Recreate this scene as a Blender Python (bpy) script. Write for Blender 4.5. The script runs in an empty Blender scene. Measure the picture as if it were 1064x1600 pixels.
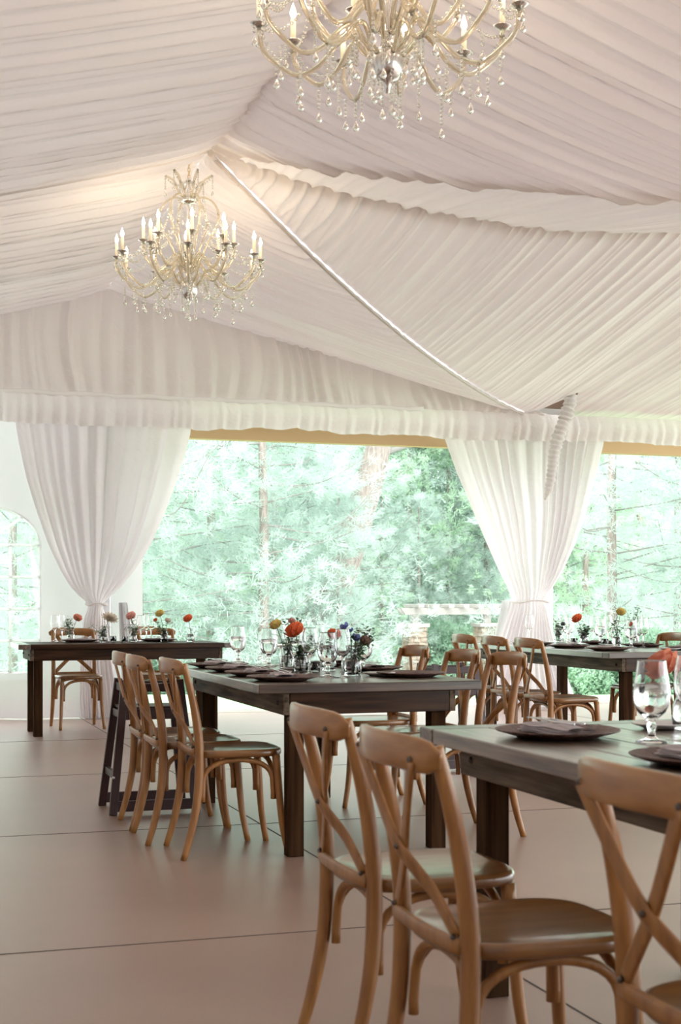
import bpy, math, random
import numpy as np
from mathutils import Vector, Matrix

SC = bpy.context.scene
COL = SC.collection
R = math.radians
PI = math.pi
TH = math.atan(720 / 2222.0)
CT, ST = math.cos(TH), math.sin(TH)
F, HOR, EYE = 2222.0, 937.0, 1.127
rng = random.Random(7)


def at(px, py, z):
    """point at height z that the photo shows at (px, py)"""
    Y = F * (EYE - z) / (py - HOR)
    X = (px - 532) / F * Y
    return (X * CT + Y * ST, -X * ST + Y * CT)


def ux(px, Y):
    X = (px - 532) / F * Y
    return (X * CT + Y * ST, -X * ST + Y * CT)


# ------------------------------------------------------------------ materials
def mat(name, color, rough=0.6, metal=0.0, **kw):
    m = bpy.data.materials.new(name)
    m.use_nodes = True
    b = m.node_tree.nodes['Principled BSDF']
    b.inputs['Base Color'].default_value = (*color, 1)
    b.inputs['Roughness'].default_value = rough
    b.inputs['Metallic'].default_value = metal
    for k, v in kw.items():
        b.inputs[k.replace('_', ' ')].default_value = v
    return m


def noise_mix(m, c1, c2, scale=(1, 1, 1), ns=5.0, detail=6, lo=0.35, hi=0.65, bump=0.0, rough=None, coord='Object'):
    nt = m.node_tree
    b = nt.nodes['Principled BSDF']
    tc = nt.nodes.new('ShaderNodeTexCoord')
    mp = nt.nodes.new('ShaderNodeMapping')
    mp.inputs['Scale'].default_value = scale
    n = nt.nodes.new('ShaderNodeTexNoise')
    n.inputs['Scale'].default_value = ns
    n.inputs['Detail'].default_value = detail
    cr = nt.nodes.new('ShaderNodeValToRGB')
    cr.color_ramp.elements[0].position = lo
    cr.color_ramp.elements[1].position = hi
    cr.color_ramp.elements[0].color = (*c1, 1)
    cr.color_ramp.elements[1].color = (*c2, 1)
    L = nt.links
    L.new(tc.outputs[coord], mp.inputs['Vector'])
    L.new(mp.outputs[0], n.inputs['Vector'])
    L.new(n.outputs['Fac'], cr.inputs['Fac'])
    L.new(cr.outputs['Color'], b.inputs['Base Color'])
    if bump:
        bp = nt.nodes.new('ShaderNodeBump')
        bp.inputs['Strength'].default_value = bump
        bp.inputs['Distance'].default_value = 0.01
        L.new(n.outputs['Fac'], bp.inputs['Height'])
        L.new(bp.outputs[0], b.inputs['Normal'])
    return m, n, cr


def fabric(name, color, trans, tcol=None, wrinkle=0.25, wscale=9.0):
    m = bpy.data.materials.new(name)
    m.use_nodes = True
    nt = m.node_tree
    nt.nodes.clear()
    L = nt.links
    out = nt.nodes.new('ShaderNodeOutputMaterial')
    d = nt.nodes.new('ShaderNodeBsdfDiffuse')
    t = nt.nodes.new('ShaderNodeBsdfTranslucent')
    mx = nt.nodes.new('ShaderNodeMixShader')
    d.inputs['Color'].default_value = (*color, 1)
    t.inputs['Color'].default_value = (*(tcol or color), 1)
    mx.inputs[0].default_value = trans
    tc = nt.nodes.new('ShaderNodeTexCoord')
    n = nt.nodes.new('ShaderNodeTexNoise')
    n.inputs['Scale'].default_value = wscale
    n.inputs['Detail'].default_value = 5
    n.inputs['Distortion'].default_value = 1.2
    bp = nt.nodes.new('ShaderNodeBump')
    bp.inputs['Strength'].default_value = wrinkle
    bp.inputs['Distance'].default_value = 0.03
    L.new(tc.outputs['Object'], n.inputs['Vector'])
    L.new(n.outputs['Fac'], bp.inputs['Height'])
    L.new(bp.outputs[0], d.inputs['Normal'])
    L.new(bp.outputs[0], t.inputs['Normal'])
    L.new(d.outputs[0], mx.inputs[1])
    L.new(t.outputs[0], mx.inputs[2])
    L.new(mx.outputs[0], out.inputs['Surface'])
    return m


M = {}
M['liner'] = fabric('liner fabric', (0.81, 0.765, 0.75), 0.15, (0.88, 0.83, 0.81), 0.10, 14)
M['gable'] = fabric('gable fabric', (0.77, 0.705, 0.69), 0.14, (0.85, 0.78, 0.75), 0.35, 7)
M['sheer'] = fabric('sheer curtain fabric', (0.86, 0.81, 0.83), 0.34, (0.90, 0.85, 0.87), 0.35, 7)
M['ruffle'] = fabric('ruffle fabric', (0.86, 0.82, 0.815), 0.28, (0.90, 0.86, 0.85), 0.3, 10)
M['vinyl'] = fabric('white vinyl sidewall', (0.74, 0.71, 0.735), 0.20, (0.85, 0.84, 0.85), 0.25, 2.2)
M['bars'] = fabric('white translucent glazing bar', (0.9, 0.9, 0.9), 0.6, (0.95, 0.95, 0.95), 0.0, 3)
M['roof_vinyl'] = fabric('outer roof vinyl', (0.82, 0.80, 0.79), 0.32, (0.86, 0.84, 0.83), 0.1, 3)
M['tape'] = mat('white seam tape', (0.88, 0.85, 0.83), 0.7)

M['beech'], n_, _ = noise_mix(mat('honey beech wood', (0.5, 0.3, 0.13), 0.40, Coat_Weight=0.15, Coat_Roughness=0.25),
                              (0.23, 0.088, 0.020), (0.40, 0.185, 0.052), (9, 9, 1.3), 4.0, 6, 0.3, 0.72)
M['beech_seat'], n_, _ = noise_mix(mat('honey beech seat', (0.5, 0.3, 0.13), 0.28, Coat_Weight=0.7, Coat_Roughness=0.12),
                                   (0.165, 0.068, 0.017), (0.30, 0.14, 0.042), (1.0, 9, 9), 4.0, 6, 0.3, 0.72)
M['rail_wood'], n_, _ = noise_mix(mat('beech top rail wood', (0.5, 0.3, 0.13), 0.30, Coat_Weight=0.4, Coat_Roughness=0.2),
                                  (0.27, 0.11, 0.028), (0.43, 0.205, 0.062), (9, 1.2, 9), 4.0, 6, 0.3, 0.72)


def plankwood(name, c1, c2, scale, rough, coat, spec=0.4):
    m, n, cr = noise_mix(mat(name, c1, rough, Coat_Weight=coat, Coat_Roughness=0.2, Specular_IOR_Level=spec), c1, c2, scale, 3.0, 9, 0.34, 0.68, bump=0.15)
    return m


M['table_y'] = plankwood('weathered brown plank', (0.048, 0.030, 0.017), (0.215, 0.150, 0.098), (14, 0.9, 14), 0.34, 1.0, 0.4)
M['table_x'] = plankwood('dark brown end plank', (0.022, 0.0085, 0.0035), (0.062, 0.029, 0.012), (0.9, 14, 14), 0.7, 0.3, 0.05)  # shade of the backlit table ends put into a darker plank colour
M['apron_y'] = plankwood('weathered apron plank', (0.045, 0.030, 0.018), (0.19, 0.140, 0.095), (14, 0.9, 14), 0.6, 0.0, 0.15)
M['table_end'] = plankwood('brown end board', (0.034, 0.019, 0.011), (0.125, 0.080, 0.050), (0.9, 14, 14), 0.4, 0.8, 0.3)  # same plank wood, coloured darker for the backlit end faces
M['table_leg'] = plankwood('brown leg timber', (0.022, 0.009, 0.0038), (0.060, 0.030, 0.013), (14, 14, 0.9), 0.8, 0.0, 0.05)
M['mahogany'] = mat('dark mahogany', (0.032, 0.008, 0.007), 0.5, Coat_Weight=0.12)
M['steel'] = mat('steel', (0.6, 0.6, 0.6), 0.3, 1.0)
M['bolt'] = mat('dark bolt metal', (0.12, 0.10, 0.09), 0.35, 1.0)
M['glass'] = mat('clear glass', (1, 1, 1), 0.0, 0.0, Transmission_Weight=1.0, IOR=1.45)
M['water'] = mat('water', (1, 1, 1), 0.0, 0.0, Transmission_Weight=1.0, IOR=1.33)
M['crystal'] = mat('cut crystal', (1.0, 0.96, 0.90), 0.03, 0.0, Transmission_Weight=0.85, IOR=1.55)
M['tubeglass'] = mat('champagne glass tube', (0.96, 0.86, 0.68), 0.10, 0.0, Transmission_Weight=0.75, IOR=1.5, Coat_Weight=0.5)
M['brass'] = mat('pale brass', (0.72, 0.58, 0.38), 0.28, 1.0)
M['chrome'] = mat('brushed chrome', (0.75, 0.73, 0.70), 0.22, 1.0)
M['candle'] = mat('ivory candle sleeve', (0.85, 0.74, 0.58), 0.5, Emission_Color=(1.0, 0.72, 0.42, 1), Emission_Strength=0.15)  # weak emission added so sleeves and cord glow as if lit by bulbs
M['bulb'] = mat('warm bulb', (1, 0.9, 0.75), 0.4, Emission_Color=(1.0, 0.80, 0.55, 1), Emission_Strength=34)
M['charger'], n_, _ = noise_mix(mat('brown rattan charger', (0.09, 0.045, 0.035), 0.5), (0.055, 0.024, 0.019), (0.15, 0.078, 0.062), (1, 1, 1), 60, 3, 0.35, 0.65, bump=0.5)
M['napkin'] = mat('pale lilac napkin', (0.52, 0.46, 0.47), 0.9)
M['china'] = mat('white china', (0.75, 0.74, 0.73), 0.2)
M['cutlery'] = mat('polished cutlery', (0.75, 0.75, 0.75), 0.18, 1.0)
M['leaf'] = mat('dark green leaf', (0.06, 0.15, 0.05), 0.5)
M['stem'] = mat('green stem', (0.12, 0.22, 0.08), 0.6)
M['sprig'] = mat('pale sprig', (0.16, 0.25, 0.14), 0.6)
M['coral'] = fabric('coral petals', (0.82, 0.20, 0.085), 0.45, (0.82, 0.20, 0.085), 0.1, 30)
M['peach'] = fabric('peach petals', (0.85, 0.36, 0.24), 0.45, (0.85, 0.36, 0.24), 0.1, 30)
M['pink'] = fabric('pink petals', (0.82, 0.42, 0.36), 0.45, (0.82, 0.42, 0.36), 0.1, 30)
M['cream'] = fabric('cream petals', (0.82, 0.72, 0.62), 0.45, (0.82, 0.72, 0.62), 0.1, 30)
M['yellow'] = fabric('yellow petals', (0.80, 0.62, 0.22), 0.45, (0.80, 0.62, 0.22), 0.1, 30)
M['blue'] = fabric('blue petals', (0.22, 0.25, 0.55), 0.45, (0.22, 0.25, 0.55), 0.1, 30)
M['mauve'] = fabric('mauve petals', (0.42, 0.27, 0.22), 0.45, (0.42, 0.27, 0.22), 0.1, 30)
M['header'] = mat('tan timber header', (0.62, 0.43, 0.24), 0.8)
M['roof_timber'] = mat('brown roof timber', (0.16, 0.10, 0.07), 0.8)


def floor_material():
    m = mat('tan stained concrete', (0.33, 0.25, 0.205), 0.5, Coat_Weight=0.7, Coat_Roughness=0.33)
    nt = m.node_tree
    b = nt.nodes['Principled BSDF']
    L = nt.links
    tc = nt.nodes.new('ShaderNodeTexCoord')
    n = nt.nodes.new('ShaderNodeTexNoise')
    n.inputs['Scale'].default_value = 0.9
    n.inputs['Detail'].default_value = 8
    cr = nt.nodes.new('ShaderNodeValToRGB')
    cr.color_ramp.elements[0].position = 0.3
    cr.color_ramp.elements[1].position = 0.7
    cr.color_ramp.elements[0].color = (0.30, 0.183, 0.138, 1)
    cr.color_ramp.elements[1].color = (0.43, 0.285, 0.218, 1)
    n2 = nt.nodes.new('ShaderNodeTexNoise')
    n2.inputs['Scale'].default_value = 160
    n2.inputs['Detail'].default_value = 3
    mx = nt.nodes.new('ShaderNodeMixRGB')
    mx.blend_type = 'MULTIPLY'
    mx.inputs[0].default_value = 0.25
    L.new(tc.outputs['Object'], n.inputs['Vector'])
    L.new(tc.outputs['Object'], n2.inputs['Vector'])
    L.new(n.outputs['Fac'], cr.inputs['Fac'])
    L.new(cr.outputs['Color'], mx.inputs[1])
    L.new(n2.outputs['Fac'], mx.inputs[2])
    L.new(mx.outputs[0], b.inputs['Base Color'])
    mr = nt.nodes.new('ShaderNodeMapRange')
    mr.inputs['To Min'].default_value = 0.40
    mr.inputs['To Max'].default_value = 0.55
    L.new(n.outputs['Fac'], mr.inputs['Value'])
    L.new(mr.outputs[0], b.inputs['Roughness'])
    return m


M['floor'] = floor_material()
M['joint'] = mat('dark joint', (0.10, 0.08, 0.07), 0.9)
M['path'], n_, _ = noise_mix(mat('pale paving', (0.75, 0.72, 0.7), 0.9), (0.62, 0.60, 0.57), (0.85, 0.84, 0.82), (1, 1, 1), 1.5)
M['lawn'], n_, _ = noise_mix(mat('lawn', (0.2, 0.4, 0.15), 0.95), (0.22, 0.40, 0.20), (0.40, 0.62, 0.33), (1, 1, 1), 9.0)
M['hill'], n_, _ = noise_mix(mat('grassy hillside', (0.3, 0.5, 0.3), 1.0), (0.36, 0.52, 0.40), (0.58, 0.74, 0.60), (1, 1, 1), 1.7, 12)
M['mulch'], n_, _ = noise_mix(mat('mulch', (0.4, 0.3, 0.25), 1.0), (0.34, 0.26, 0.20), (0.55, 0.46, 0.38), (1, 1, 1), 7)
M['stone'], n_, _ = noise_mix(mat('tan ledgestone', (0.6, 0.5, 0.4), 0.9), (0.22, 0.165, 0.12), (0.48, 0.40, 0.32), (1, 1, 2.5), 5.0, 4, 0.3, 0.7, bump=0.8)
M['white_timber'] = mat('whitewashed timber', (0.46, 0.43, 0.40), 0.8)
M['bark'], n_, _ = noise_mix(mat('grey brown bark', (0.3, 0.25, 0.2), 1.0), (0.20, 0.165, 0.145), (0.42, 0.36, 0.32), (4, 4, 0.8), 5.0, 8, 0.3, 0.7, bump=0.8)
M['twig'] = mat('grey twig bark', (0.27, 0.26, 0.24), 1.0)


def leafmat(name, c1, c2, tr=0.55):
    m = bpy.data.materials.new(name)
    m.use_nodes = True
    nt = m.node_tree
    nt.nodes.clear()
    L = nt.links
    out = nt.nodes.new('ShaderNodeOutputMaterial')
    d = nt.nodes.new('ShaderNodeBsdfDiffuse')
    t = nt.nodes.new('ShaderNodeBsdfTranslucent')
    mx = nt.nodes.new('ShaderNodeMixShader')
    mx.inputs[0].default_value = tr
    tc = nt.nodes.new('ShaderNodeTexCoord')
    n = nt.nodes.new('ShaderNodeTexNoise')
    n.inputs['Scale'].default_value = 1.1
    n.inputs['Detail'].default_value = 5
    cr = nt.nodes.new('ShaderNodeValToRGB')
    cr.color_ramp.elements[0].position = 0.35
    cr.color_ramp.elements[1].position = 0.65
    cr.color_ramp.elements[0].color = (*c1, 1)
    cr.color_ramp.elements[1].color = (*c2, 1)
    L.new(tc.outputs['Object'], n.inputs['Vector'])
    L.new(n.outputs['Fac'], cr.inputs['Fac'])
    L.new(cr.outputs[0], d.inputs['Color'])
    L.new(cr.outputs[0], t.inputs['Color'])
    L.new(d.outputs[0], mx.inputs[1])
    L.new(t.outputs[0], mx.inputs[2])
    L.new(mx.outputs[0], out.inputs['Surface'])
    return m


M['needle'] = leafmat('blue green pine needles', (0.455, 0.56, 0.50), (0.575, 0.665, 0.61))  # outdoor haze and glare are put into the leaf colours as pale tints
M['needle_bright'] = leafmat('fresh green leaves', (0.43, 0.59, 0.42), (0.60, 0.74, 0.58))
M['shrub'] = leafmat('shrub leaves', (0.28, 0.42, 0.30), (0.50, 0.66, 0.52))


# ------------------------------------------------------------------ mesh helpers
class MB:
    def __init__(s):
        s.v = []
        s.f = []
        s.sm = []

    def add(s, vs, fs, smooth=True):
        o = len(s.v)
        s.v.extend([tuple(p) for p in vs])
        s.f.extend([tuple(i + o for i in f) for f in fs])
        s.sm.extend([smooth] * len(fs))
        return s

    def box(s, x0, x1, y0, y1, z0, z1):
        vs = [(x, y, z) for x in (x0, x1) for y in (y0, y1) for z in (z0, z1)]
        fs = [(0, 1, 3, 2), (4, 6, 7, 5), (0, 4, 5, 1), (2, 3, 7, 6), (0, 2, 6, 4), (1, 5, 7, 3)]
        return s.add(vs, fs, False)

    def beam(s, a, b, w, h, up=(0, 0, 1)):
        """rectangular bar from a to b, w sideways, h along up"""
        a, b = Vector(a), Vector(b)
        d = (b - a).normalized()
        up = Vector(up)
        sd = d.cross(up).normalized()
        up = sd.cross(d).normalized()
        vs = []
        for p in (a, b):
            for i, j in ((-1, -1), (1, -1), (1, 1), (-1, 1)):
                vs.append(p + sd * (i * w / 2) + up * (j * h / 2))
        fs = [(0, 3, 2, 1), (4, 5, 6, 7)] + [(i, (i + 1) % 4, 4 + (i + 1) % 4, 4 + i) for i in range(4)]
        return s.add(vs, fs, False)

    def tube(s, path, rad, n=8, flat=None, caps=True):
        """tube along path; rad number or list; flat=(w,h,refvec) gives an elliptic/flat section"""
        P = [Vector(p) for p in path]
        m = len(P)
        if not isinstance(rad, (list, tuple)):
            rad = [rad] * m
        vs = []
        prev = None
        for i, p in enumerate(P):
            t = (P[min(i + 1, m - 1)] - P[max(i - 1, 0)]).normalized()
            if prev is None:
                a = Vector((0, 0, 1)) if abs(t.z) < 0.9 else Vector((1, 0, 0))
                nrm = t.cross(a).normalized()
            else:
                nrm = (prev - t * prev.dot(t))
                nrm = nrm.normalized() if nrm.length > 1e-6 else prev
            prev = nrm
            b = t.cross(nrm)
            if flat:
                ref = Vector(flat[2])
                nn = (ref - t * ref.dot(t)).normalized()
                bb = t.cross(nn)
                for k in range(n):
                    th = 2 * PI * (k + 0.5) / n
                    c, q = math.cos(th), math.sin(th)
                    e = 0.55
                    cc = math.copysign(abs(c) ** e, c)
                    qq = math.copysign(abs(q) ** e, q)
                    vs.append(p + bb * cc * flat[0] / 2 * rad[i] + nn * qq * flat[1] / 2 * rad[i])
            else:
                for k in range(n):
                    th = 2 * PI * k / n
                    vs.append(p + (nrm * math.cos(th) + b * math.sin(th)) * rad[i])
        fs = []
        for i in range(m - 1):
            for k in range(n):
                k2 = (k + 1) % n
                fs.append((i * n + k, i * n + k2, (i + 1) * n + k2, (i + 1) * n + k))
        if caps:
            fs.append(tuple(range(n - 1, -1, -1)))
            fs.append(tuple((m - 1) * n + k for k in range(n)))
        return s.add(vs, fs, True)

    def lathe(s, prof, n=20, c=(0, 0, 0), close=False):
        """profile of (r, z)"""
        vs = []
        for r, z in prof:
            for k in range(n):
                th = 2 * PI * k / n
                vs.append((c[0] + r * math.cos(th), c[1] + r * math.sin(th), c[2] + z))
        fs = []
        m = len(prof)
        rr = m if close else m - 1
        for i in range(rr):
            j = (i + 1) % m
            for k in range(n):
                k2 = (k + 1) % n
                fs.append((i * n + k, i * n + k2, j * n + k2, j * n + k))
        if not close:
            if prof[0][0] > 1e-5:
                fs.append(tuple(range(n - 1, -1, -1)))
            if prof[-1][0] > 1e-5:
                fs.append(tuple((m - 1) * n + k for k in range(n)))
        return s.add(vs, fs, True)

    def bead(s, c, r, h=None, n=6):
        h = h or r
        return s.lathe([(0, -h), (r * 0.8, -h * 0.5), (r, 0), (r * 0.8, h * 0.5), (0, h)], n, c)

    def grid(s, A, smooth=True):
        """A: array (m, n, 3)"""
        m, n, _ = A.shape
        o = len(s.v)
        s.v.extend(map(tuple, A.reshape(-1, 3).tolist()))
        I = np.arange(m * n).reshape(m, n) + o
        q = np.stack([I[:-1, :-1], I[1:, :-1], I[1:, 1:], I[:-1, 1:]], -1).reshape(-1, 4)
        s.f.extend(map(tuple, q.tolist()))
        s.sm.extend([smooth] * len(q))
        return s

    def build(s, name, m, parent=None, bevel=0.0, solid=0.0):
        me = bpy.data.meshes.new(name)
        me.from_pydata(s.v, [], s.f)
        me.polygons.foreach_set('use_smooth', s.sm)
        me.validate()
        me.update()
        o = bpy.data.objects.new(name, me)
        COL.objects.link(o)
        me.materials.append(m)
        if parent:
            o.parent = parent
        if bevel:
            b = o.modifiers.new('bevel', 'BEVEL')
            b.width = bevel
            b.segments = 2
            b.limit_method = 'ANGLE'
        if solid:
            b = o.modifiers.new('solid', 'SOLIDIFY')
            b.thickness = solid
        return o


def tag(o, label, cat, group=None, kind=None):
    o['label'] = label
    o['category'] = cat
    if group:
        o['group'] = group
    if kind:
        o['kind'] = kind
    return o


def struct(o, label=None):
    o['kind'] = 'structure'
    if label:
        o['label'] = label
    return o


def empty(name, loc=(0, 0, 0), rz=0.0):
    o = bpy.data.objects.new(name, None)
    COL.objects.link(o)
    o.location = loc
    o.rotation_euler = (0, 0, rz)
    o.empty_display_size = 0.1
    return o


def copy_tree(o, parent=None):
    c = o.copy()
    COL.objects.link(c)
    if parent:
        c.parent = parent
    for ch in list(o.children):
        copy_tree(ch, c)
    return c


class Proto:
    """first use moves the original, later ones copy it"""
    def __init__(s, root):
        s.root = root
        s.used = False

    def place(s, loc, rz, label, cat, group=None, scale=1.0):
        if s.used:
            o = copy_tree(s.root)
        else:
            o = s.root
            s.used = True
        o.location = loc
        o.rotation_euler = (0, 0, rz)
        o.scale = (scale,) * 3
        tag(o, label, cat, group)
        return o


def catmull(pts, n=6):
    P = [Vector(p) for p in pts]
    P = [P[0] * 2 - P[1]] + P + [P[-1] * 2 - P[-2]]
    out = []
    for i in range(1, len(P) - 2):
        p0, p1, p2, p3 = P[i - 1:i + 3]
        for k in range(n):
            t = k / n
            out.append(0.5 * ((2 * p1) + (p2 - p0) * t + (2 * p0 - 5 * p1 + 4 * p2 - p3) * t * t + (3 * p1 - p0 - 3 * p2 + p3) * t ** 3))
    out.append(P[-2])
    return out


# ------------------------------------------------------------------ camera and light
cam = bpy.data.cameras.new('camera')
cam.sensor_fit = 'VERTICAL'
cam.sensor_height = 36.0
cam.lens = 50.0
cam.shift_y = 137 / 1600.0
cam.clip_start = 0.05
cam.clip_end = 500
cam.dof.use_dof = True
cam.dof.focus_distance = 9.5
cam.dof.aperture_fstop = 7.1
co = bpy.data.objects.new('camera', cam)
COL.objects.link(co)
co.location = (0, 0, EYE)
co.rotation_euler = (R(90), 0, -TH)
SC.camera = co

w = bpy.data.worlds.new('world')
SC.world = w
w.use_nodes = True
bg = w.node_tree.nodes['Background']
bg.inputs[0].default_value = (0.93, 0.97, 1.0, 1)
bg.inputs[1].default_value = 2.1
sun = bpy.data.lights.new('sun', 'SUN')
sun.energy = 0.6
sun.angle = R(25)
sun.color = (1.0, 0.96, 0.9)
so = bpy.data.objects.new('sun', sun)
COL.objects.link(so)
so.rotation_euler = (R(38), R(-22), 0)

SC.view_settings.view_transform = 'Standard'
SC.view_settings.look = 'None'
SC.view_settings.exposure = 1.4
SC.view_settings.gamma = 1.0
SC.view_settings.use_curve_mapping = False
cy = SC.cycles
cy.max_bounces = 10
cy.diffuse_bounces = 5
cy.glossy_bounces = 4
cy.transmission_bounces = 10
cy.transparent_max_bounces = 12
cy.caustics_reflective = False
cy.caustics_refractive = False
cy.sample_clamp_indirect = 6.0
cy.use_denoising = True

# ------------------------------------------------------------------ ground and floor
fl = MB()
fl.box(-3.2, 13.0, -6.0, 14.0, -0.12, 0.0)
fo = struct(fl.build('floor', M['floor']), 'tan stained concrete floor with saw-cut joints')
jt = MB()
for k in range(-4, 5):
    v = 6.93 + 2.3 * k
    if -6 < v < 14:
        jt.box(-3.2, 13.0, v - 0.0035, v + 0.0035, 0.0, 0.0012)
for k in range(-2, 5):
    u = 1.82 + 2.3 * k
    if -3.2 < u < 13:
        jt.box(u - 0.0035, u + 0.0035, -6.0, 14.0, 0.0, 0.0012)
struct(jt.build('floor_joint', M['joint'], fo))


def gz(x, y):
    """height of the ground outside: falls away from the tent, rises to a hill far behind"""
    d = x * ST + y * CT
    z = -0.02 - 1.2 * min(1, max(0, (d - 17) / 15.0)) ** 1.0
    if d > 46:
        z += (d - 46) * 0.30
    lx = x * CT - y * ST
    if lx < -6 and d > 18:
        z += min(6.0, (-lx - 6) * 0.22) * min(1, (d - 18) / 12)
    return z


g = MB()
xs = np.concatenate([np.arange(-60, -10, 4.0), np.arange(-10, 30, 1.5), np.arange(30, 90, 4.0)])
ys = np.concatenate([np.arange(-16, 8, 4.0), np.arange(8, 60, 1.5), np.arange(60, 120, 5.0)])
A = np.zeros((len(xs), len(ys), 3))
for i, x in enumerate(xs):
    for j, y in enumerate(ys):
        inside = (-3.4 < x < 13.2 and -6.5 < y < 14.2)
        A[i, j] = (x, y, -0.35 if inside else gz(x, y))
g.grid(A)
struct(g.build('ground', M['hill']), 'grassy ground and hillside around the tent')

lw = MB()
A = np.zeros((40, 10, 3))
for i, u in enumerate(np.linspace(-6, 20, 40)):
    for j, v in enumerate(np.linspace(14.0, 17.6, 10)):
        A[i, j] = (u, v, gz(u, v) + 0.015)
lw.grid(A)
struct(lw.build('lawn', M['lawn']), 'strip of mown lawn along the edge of the floor')
ml = MB()
A = np.zeros((40, 8, 3))
for i, u in enumerate(np.linspace(-6, 20, 40)):
    for j, v in enumerate(np.linspace(17.6, 21.0, 8)):
        A[i, j] = (u, v, gz(u, v) + 0.02)
ml.grid(A)
struct(ml.build('path', M['mulch']), 'mulched bed beyond the lawn')
pa = MB()
A = np.zeros((50, 20, 3))
for i, u in enumerate(np.linspace(5, 30, 50)):
    for j, v in enumerate(np.linspace(21.5, 43, 20)):
        A[i, j] = (u, v, gz(u, v) + 0.05)
pa.grid(A)
struct(pa.build('pavement', M['path']), 'pale paved terrace around the pergola')


# ------------------------------------------------------------------ draped ceiling
def folds(n, smin, smax, amin, amax, seed, L, sharp=False):
    """gathered cloth relief sampled at n points over L metres"""
    r = np.random.RandomState(seed)
    x = np.linspace(0, L, n)
    h = np.zeros(n)
    p = 0.0
    knots, vals = [0.0], [0.0]
    while p < L:
        sp = r.uniform(smin, smax)
        a = r.uniform(amin, amax)
        k = r.uniform(0.45, 0.8)
        if sharp:
            knots += [p + sp * (k - 0.28), p + sp * (k - 0.10), p + sp * k, p + sp * (k + 0.09), p + sp]
            vals += [a * 0.10, a * 0.55, a, a * 0.45, 0.0]
        else:
            knots += [p + sp * k * 0.35, p + sp * k * 0.75, p + sp * k, p + sp]
            vals += [a * 0.55, a * 0.95, a, 0.0]
        p += sp
    h = np.interp(x, knots, vals)
    ker = np.array([0.25, 0.5, 0.25])
    h = np.convolve(h, ker, 'same')
    return h


def patch(name, top, bot, zshape, L, n, m, seed, label, sp=(0.06, 0.19), am=(0.03, 0.10), material='liner', extra=None):
    """cloth between edge curves top(a) and bot(a), pleats running from top to bottom"""
    a = np.linspace(0, 1, n)
    T = np.array([top(t) for t in a])
    B = np.array([bot(t) for t in a])
    b = np.linspace(0, 1, m)
    G = np.zeros((n, m, 3))
    h1 = folds(n, sp[0], sp[1], am[0], am[1], seed, L, True)
    h2 = folds(n, sp[0], sp[1], am[0], am[1], seed + 1, L, True)
    h3 = folds(n, 0.15, 0.5, 0.004, 0.016, seed + 2, L)
    for j, t in enumerate(b):
        zf = zshape(t, a)
        G[:, j, 0] = T[:, 0] * (1 - t) + B[:, 0] * t
        G[:, j, 1] = T[:, 1] * (1 - t) + B[:, 1] * t
        G[:, j, 2] = T[:, 2] * (1 - zf) + B[:, 2] * zf
        mixw = 0.5 - 0.5 * math.cos(PI * t)
        wob = int(round(6 * math.sin(3.0 * t + seed)))
        h = np.roll(h1, wob) * (1 - 0.5 * mixw) + h2 * 0.5 * mixw + h3
        G[:, j, 2] -= h * (0.25 + 0.75 * min(1, t / 0.05, (1 - t) / 0.05))
        if extra is not None:
            extra(G, j, t, a)
    o = MB().grid(G).build(name, M[material])
    struct(o, label)
    return o


U0, V0, ZR, ZE, T0 = 2.05, 9.1, 4.07, 3.06, 4.5
VB, UR = 13.6, 6.55
ridge_u = [2.05, 2.63, 2.95, 3.6, 4.37, 5.0, 5.57, 6.55, 8.8, 11.05, 13.0]
ridge_z = [4.07, 3.94, 3.885, 3.82, 3.77, 3.79, 3.85, 4.03, 3.80, 4.03, 3.9]


def zV(t):
    t = min(max(t, 0), T0)
    return ZE + (ZR - ZE) * (1 - t / T0) ** 1.8


def bays(v):
    """sag between frames standing every 4.5 m"""
    return 0.07 * abs(math.sin(PI * (v - V0) / 4.5))


# main left slope, front bays then back bay
patch('ceiling', lambda a: (U0 + 0.05, -5.0 + 14.15 * a, ZR + 0.01 - bays(-5.0 + 14.15 * a)), lambda a: (-2.5, -5.0 + 14.15 * a, ZE - 0.03),
      lambda t, a: 1 - (1 - t) ** (1.32), 14.15, 1900, 26, 11, 'pleated white ceiling liner over the left slope, front bays')
patch('ceiling', lambda a: (U0, V0 - 0.05 + 4.55 * a, ZR + 0.02 - 0.6 * bays(V0 + 4.5 * a)), lambda a: (-2.5, V0 - 0.05 + 4.55 * a, ZE + 0.02),
      lambda t, a: 1 - (1 - t) ** (1.32), 4.55, 620, 26, 21, 'pleated white ceiling liner over the left slope, back bay')


# main right slope, front bays (down to near valley)
def A_bot(a):
    v = -5.0 + 14.1 * a
    t = min(T0, V0 - v)
    return (U0 + t + (0.07 if t < T0 else 0), v, (zV(t) if t < T0 else ZE) - 0.012)


patch('ceiling', lambda a: (U0 - 0.03, -5.0 + 14.1 * a, ZR + 0.01 - bays(-5.0 + 14.1 * a)), A_bot,
      lambda t, a: 1 - (1 - t) ** (1.5 - 0.5 * np.clip((a - 0.75) / 0.25, 0, 1)), 14.1, 1900, 30, 31,
      'pleated white ceiling liner over the right slope, front bays')


def ridge_pt(u):
    return (u, V0, float(np.interp(u, ridge_u, ridge_z)))


def B_bot(a):
    u = U0 + 0.02 + 10.9 * a
    t = min(T0, u - U0)
    return (u, V0 - t - (0.12 if t < T0 else 0), zV(t) + 0.03)


def C_bot(a):
    u = U0 + 0.02 + 10.9 * a
    t = u - U0
    if t < T0 - 0.1:
        return (u, V0 + t, zV(t) + 0.01)
    # the lifted corner by the post, where the liner gapes
    w = max(0.0, 1 - abs(u - 6.70) / 0.20)
    return (u, V0 + min(t, T0) - 0.72 * w, ZE + 0.02 + 0.14 * w)


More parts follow.
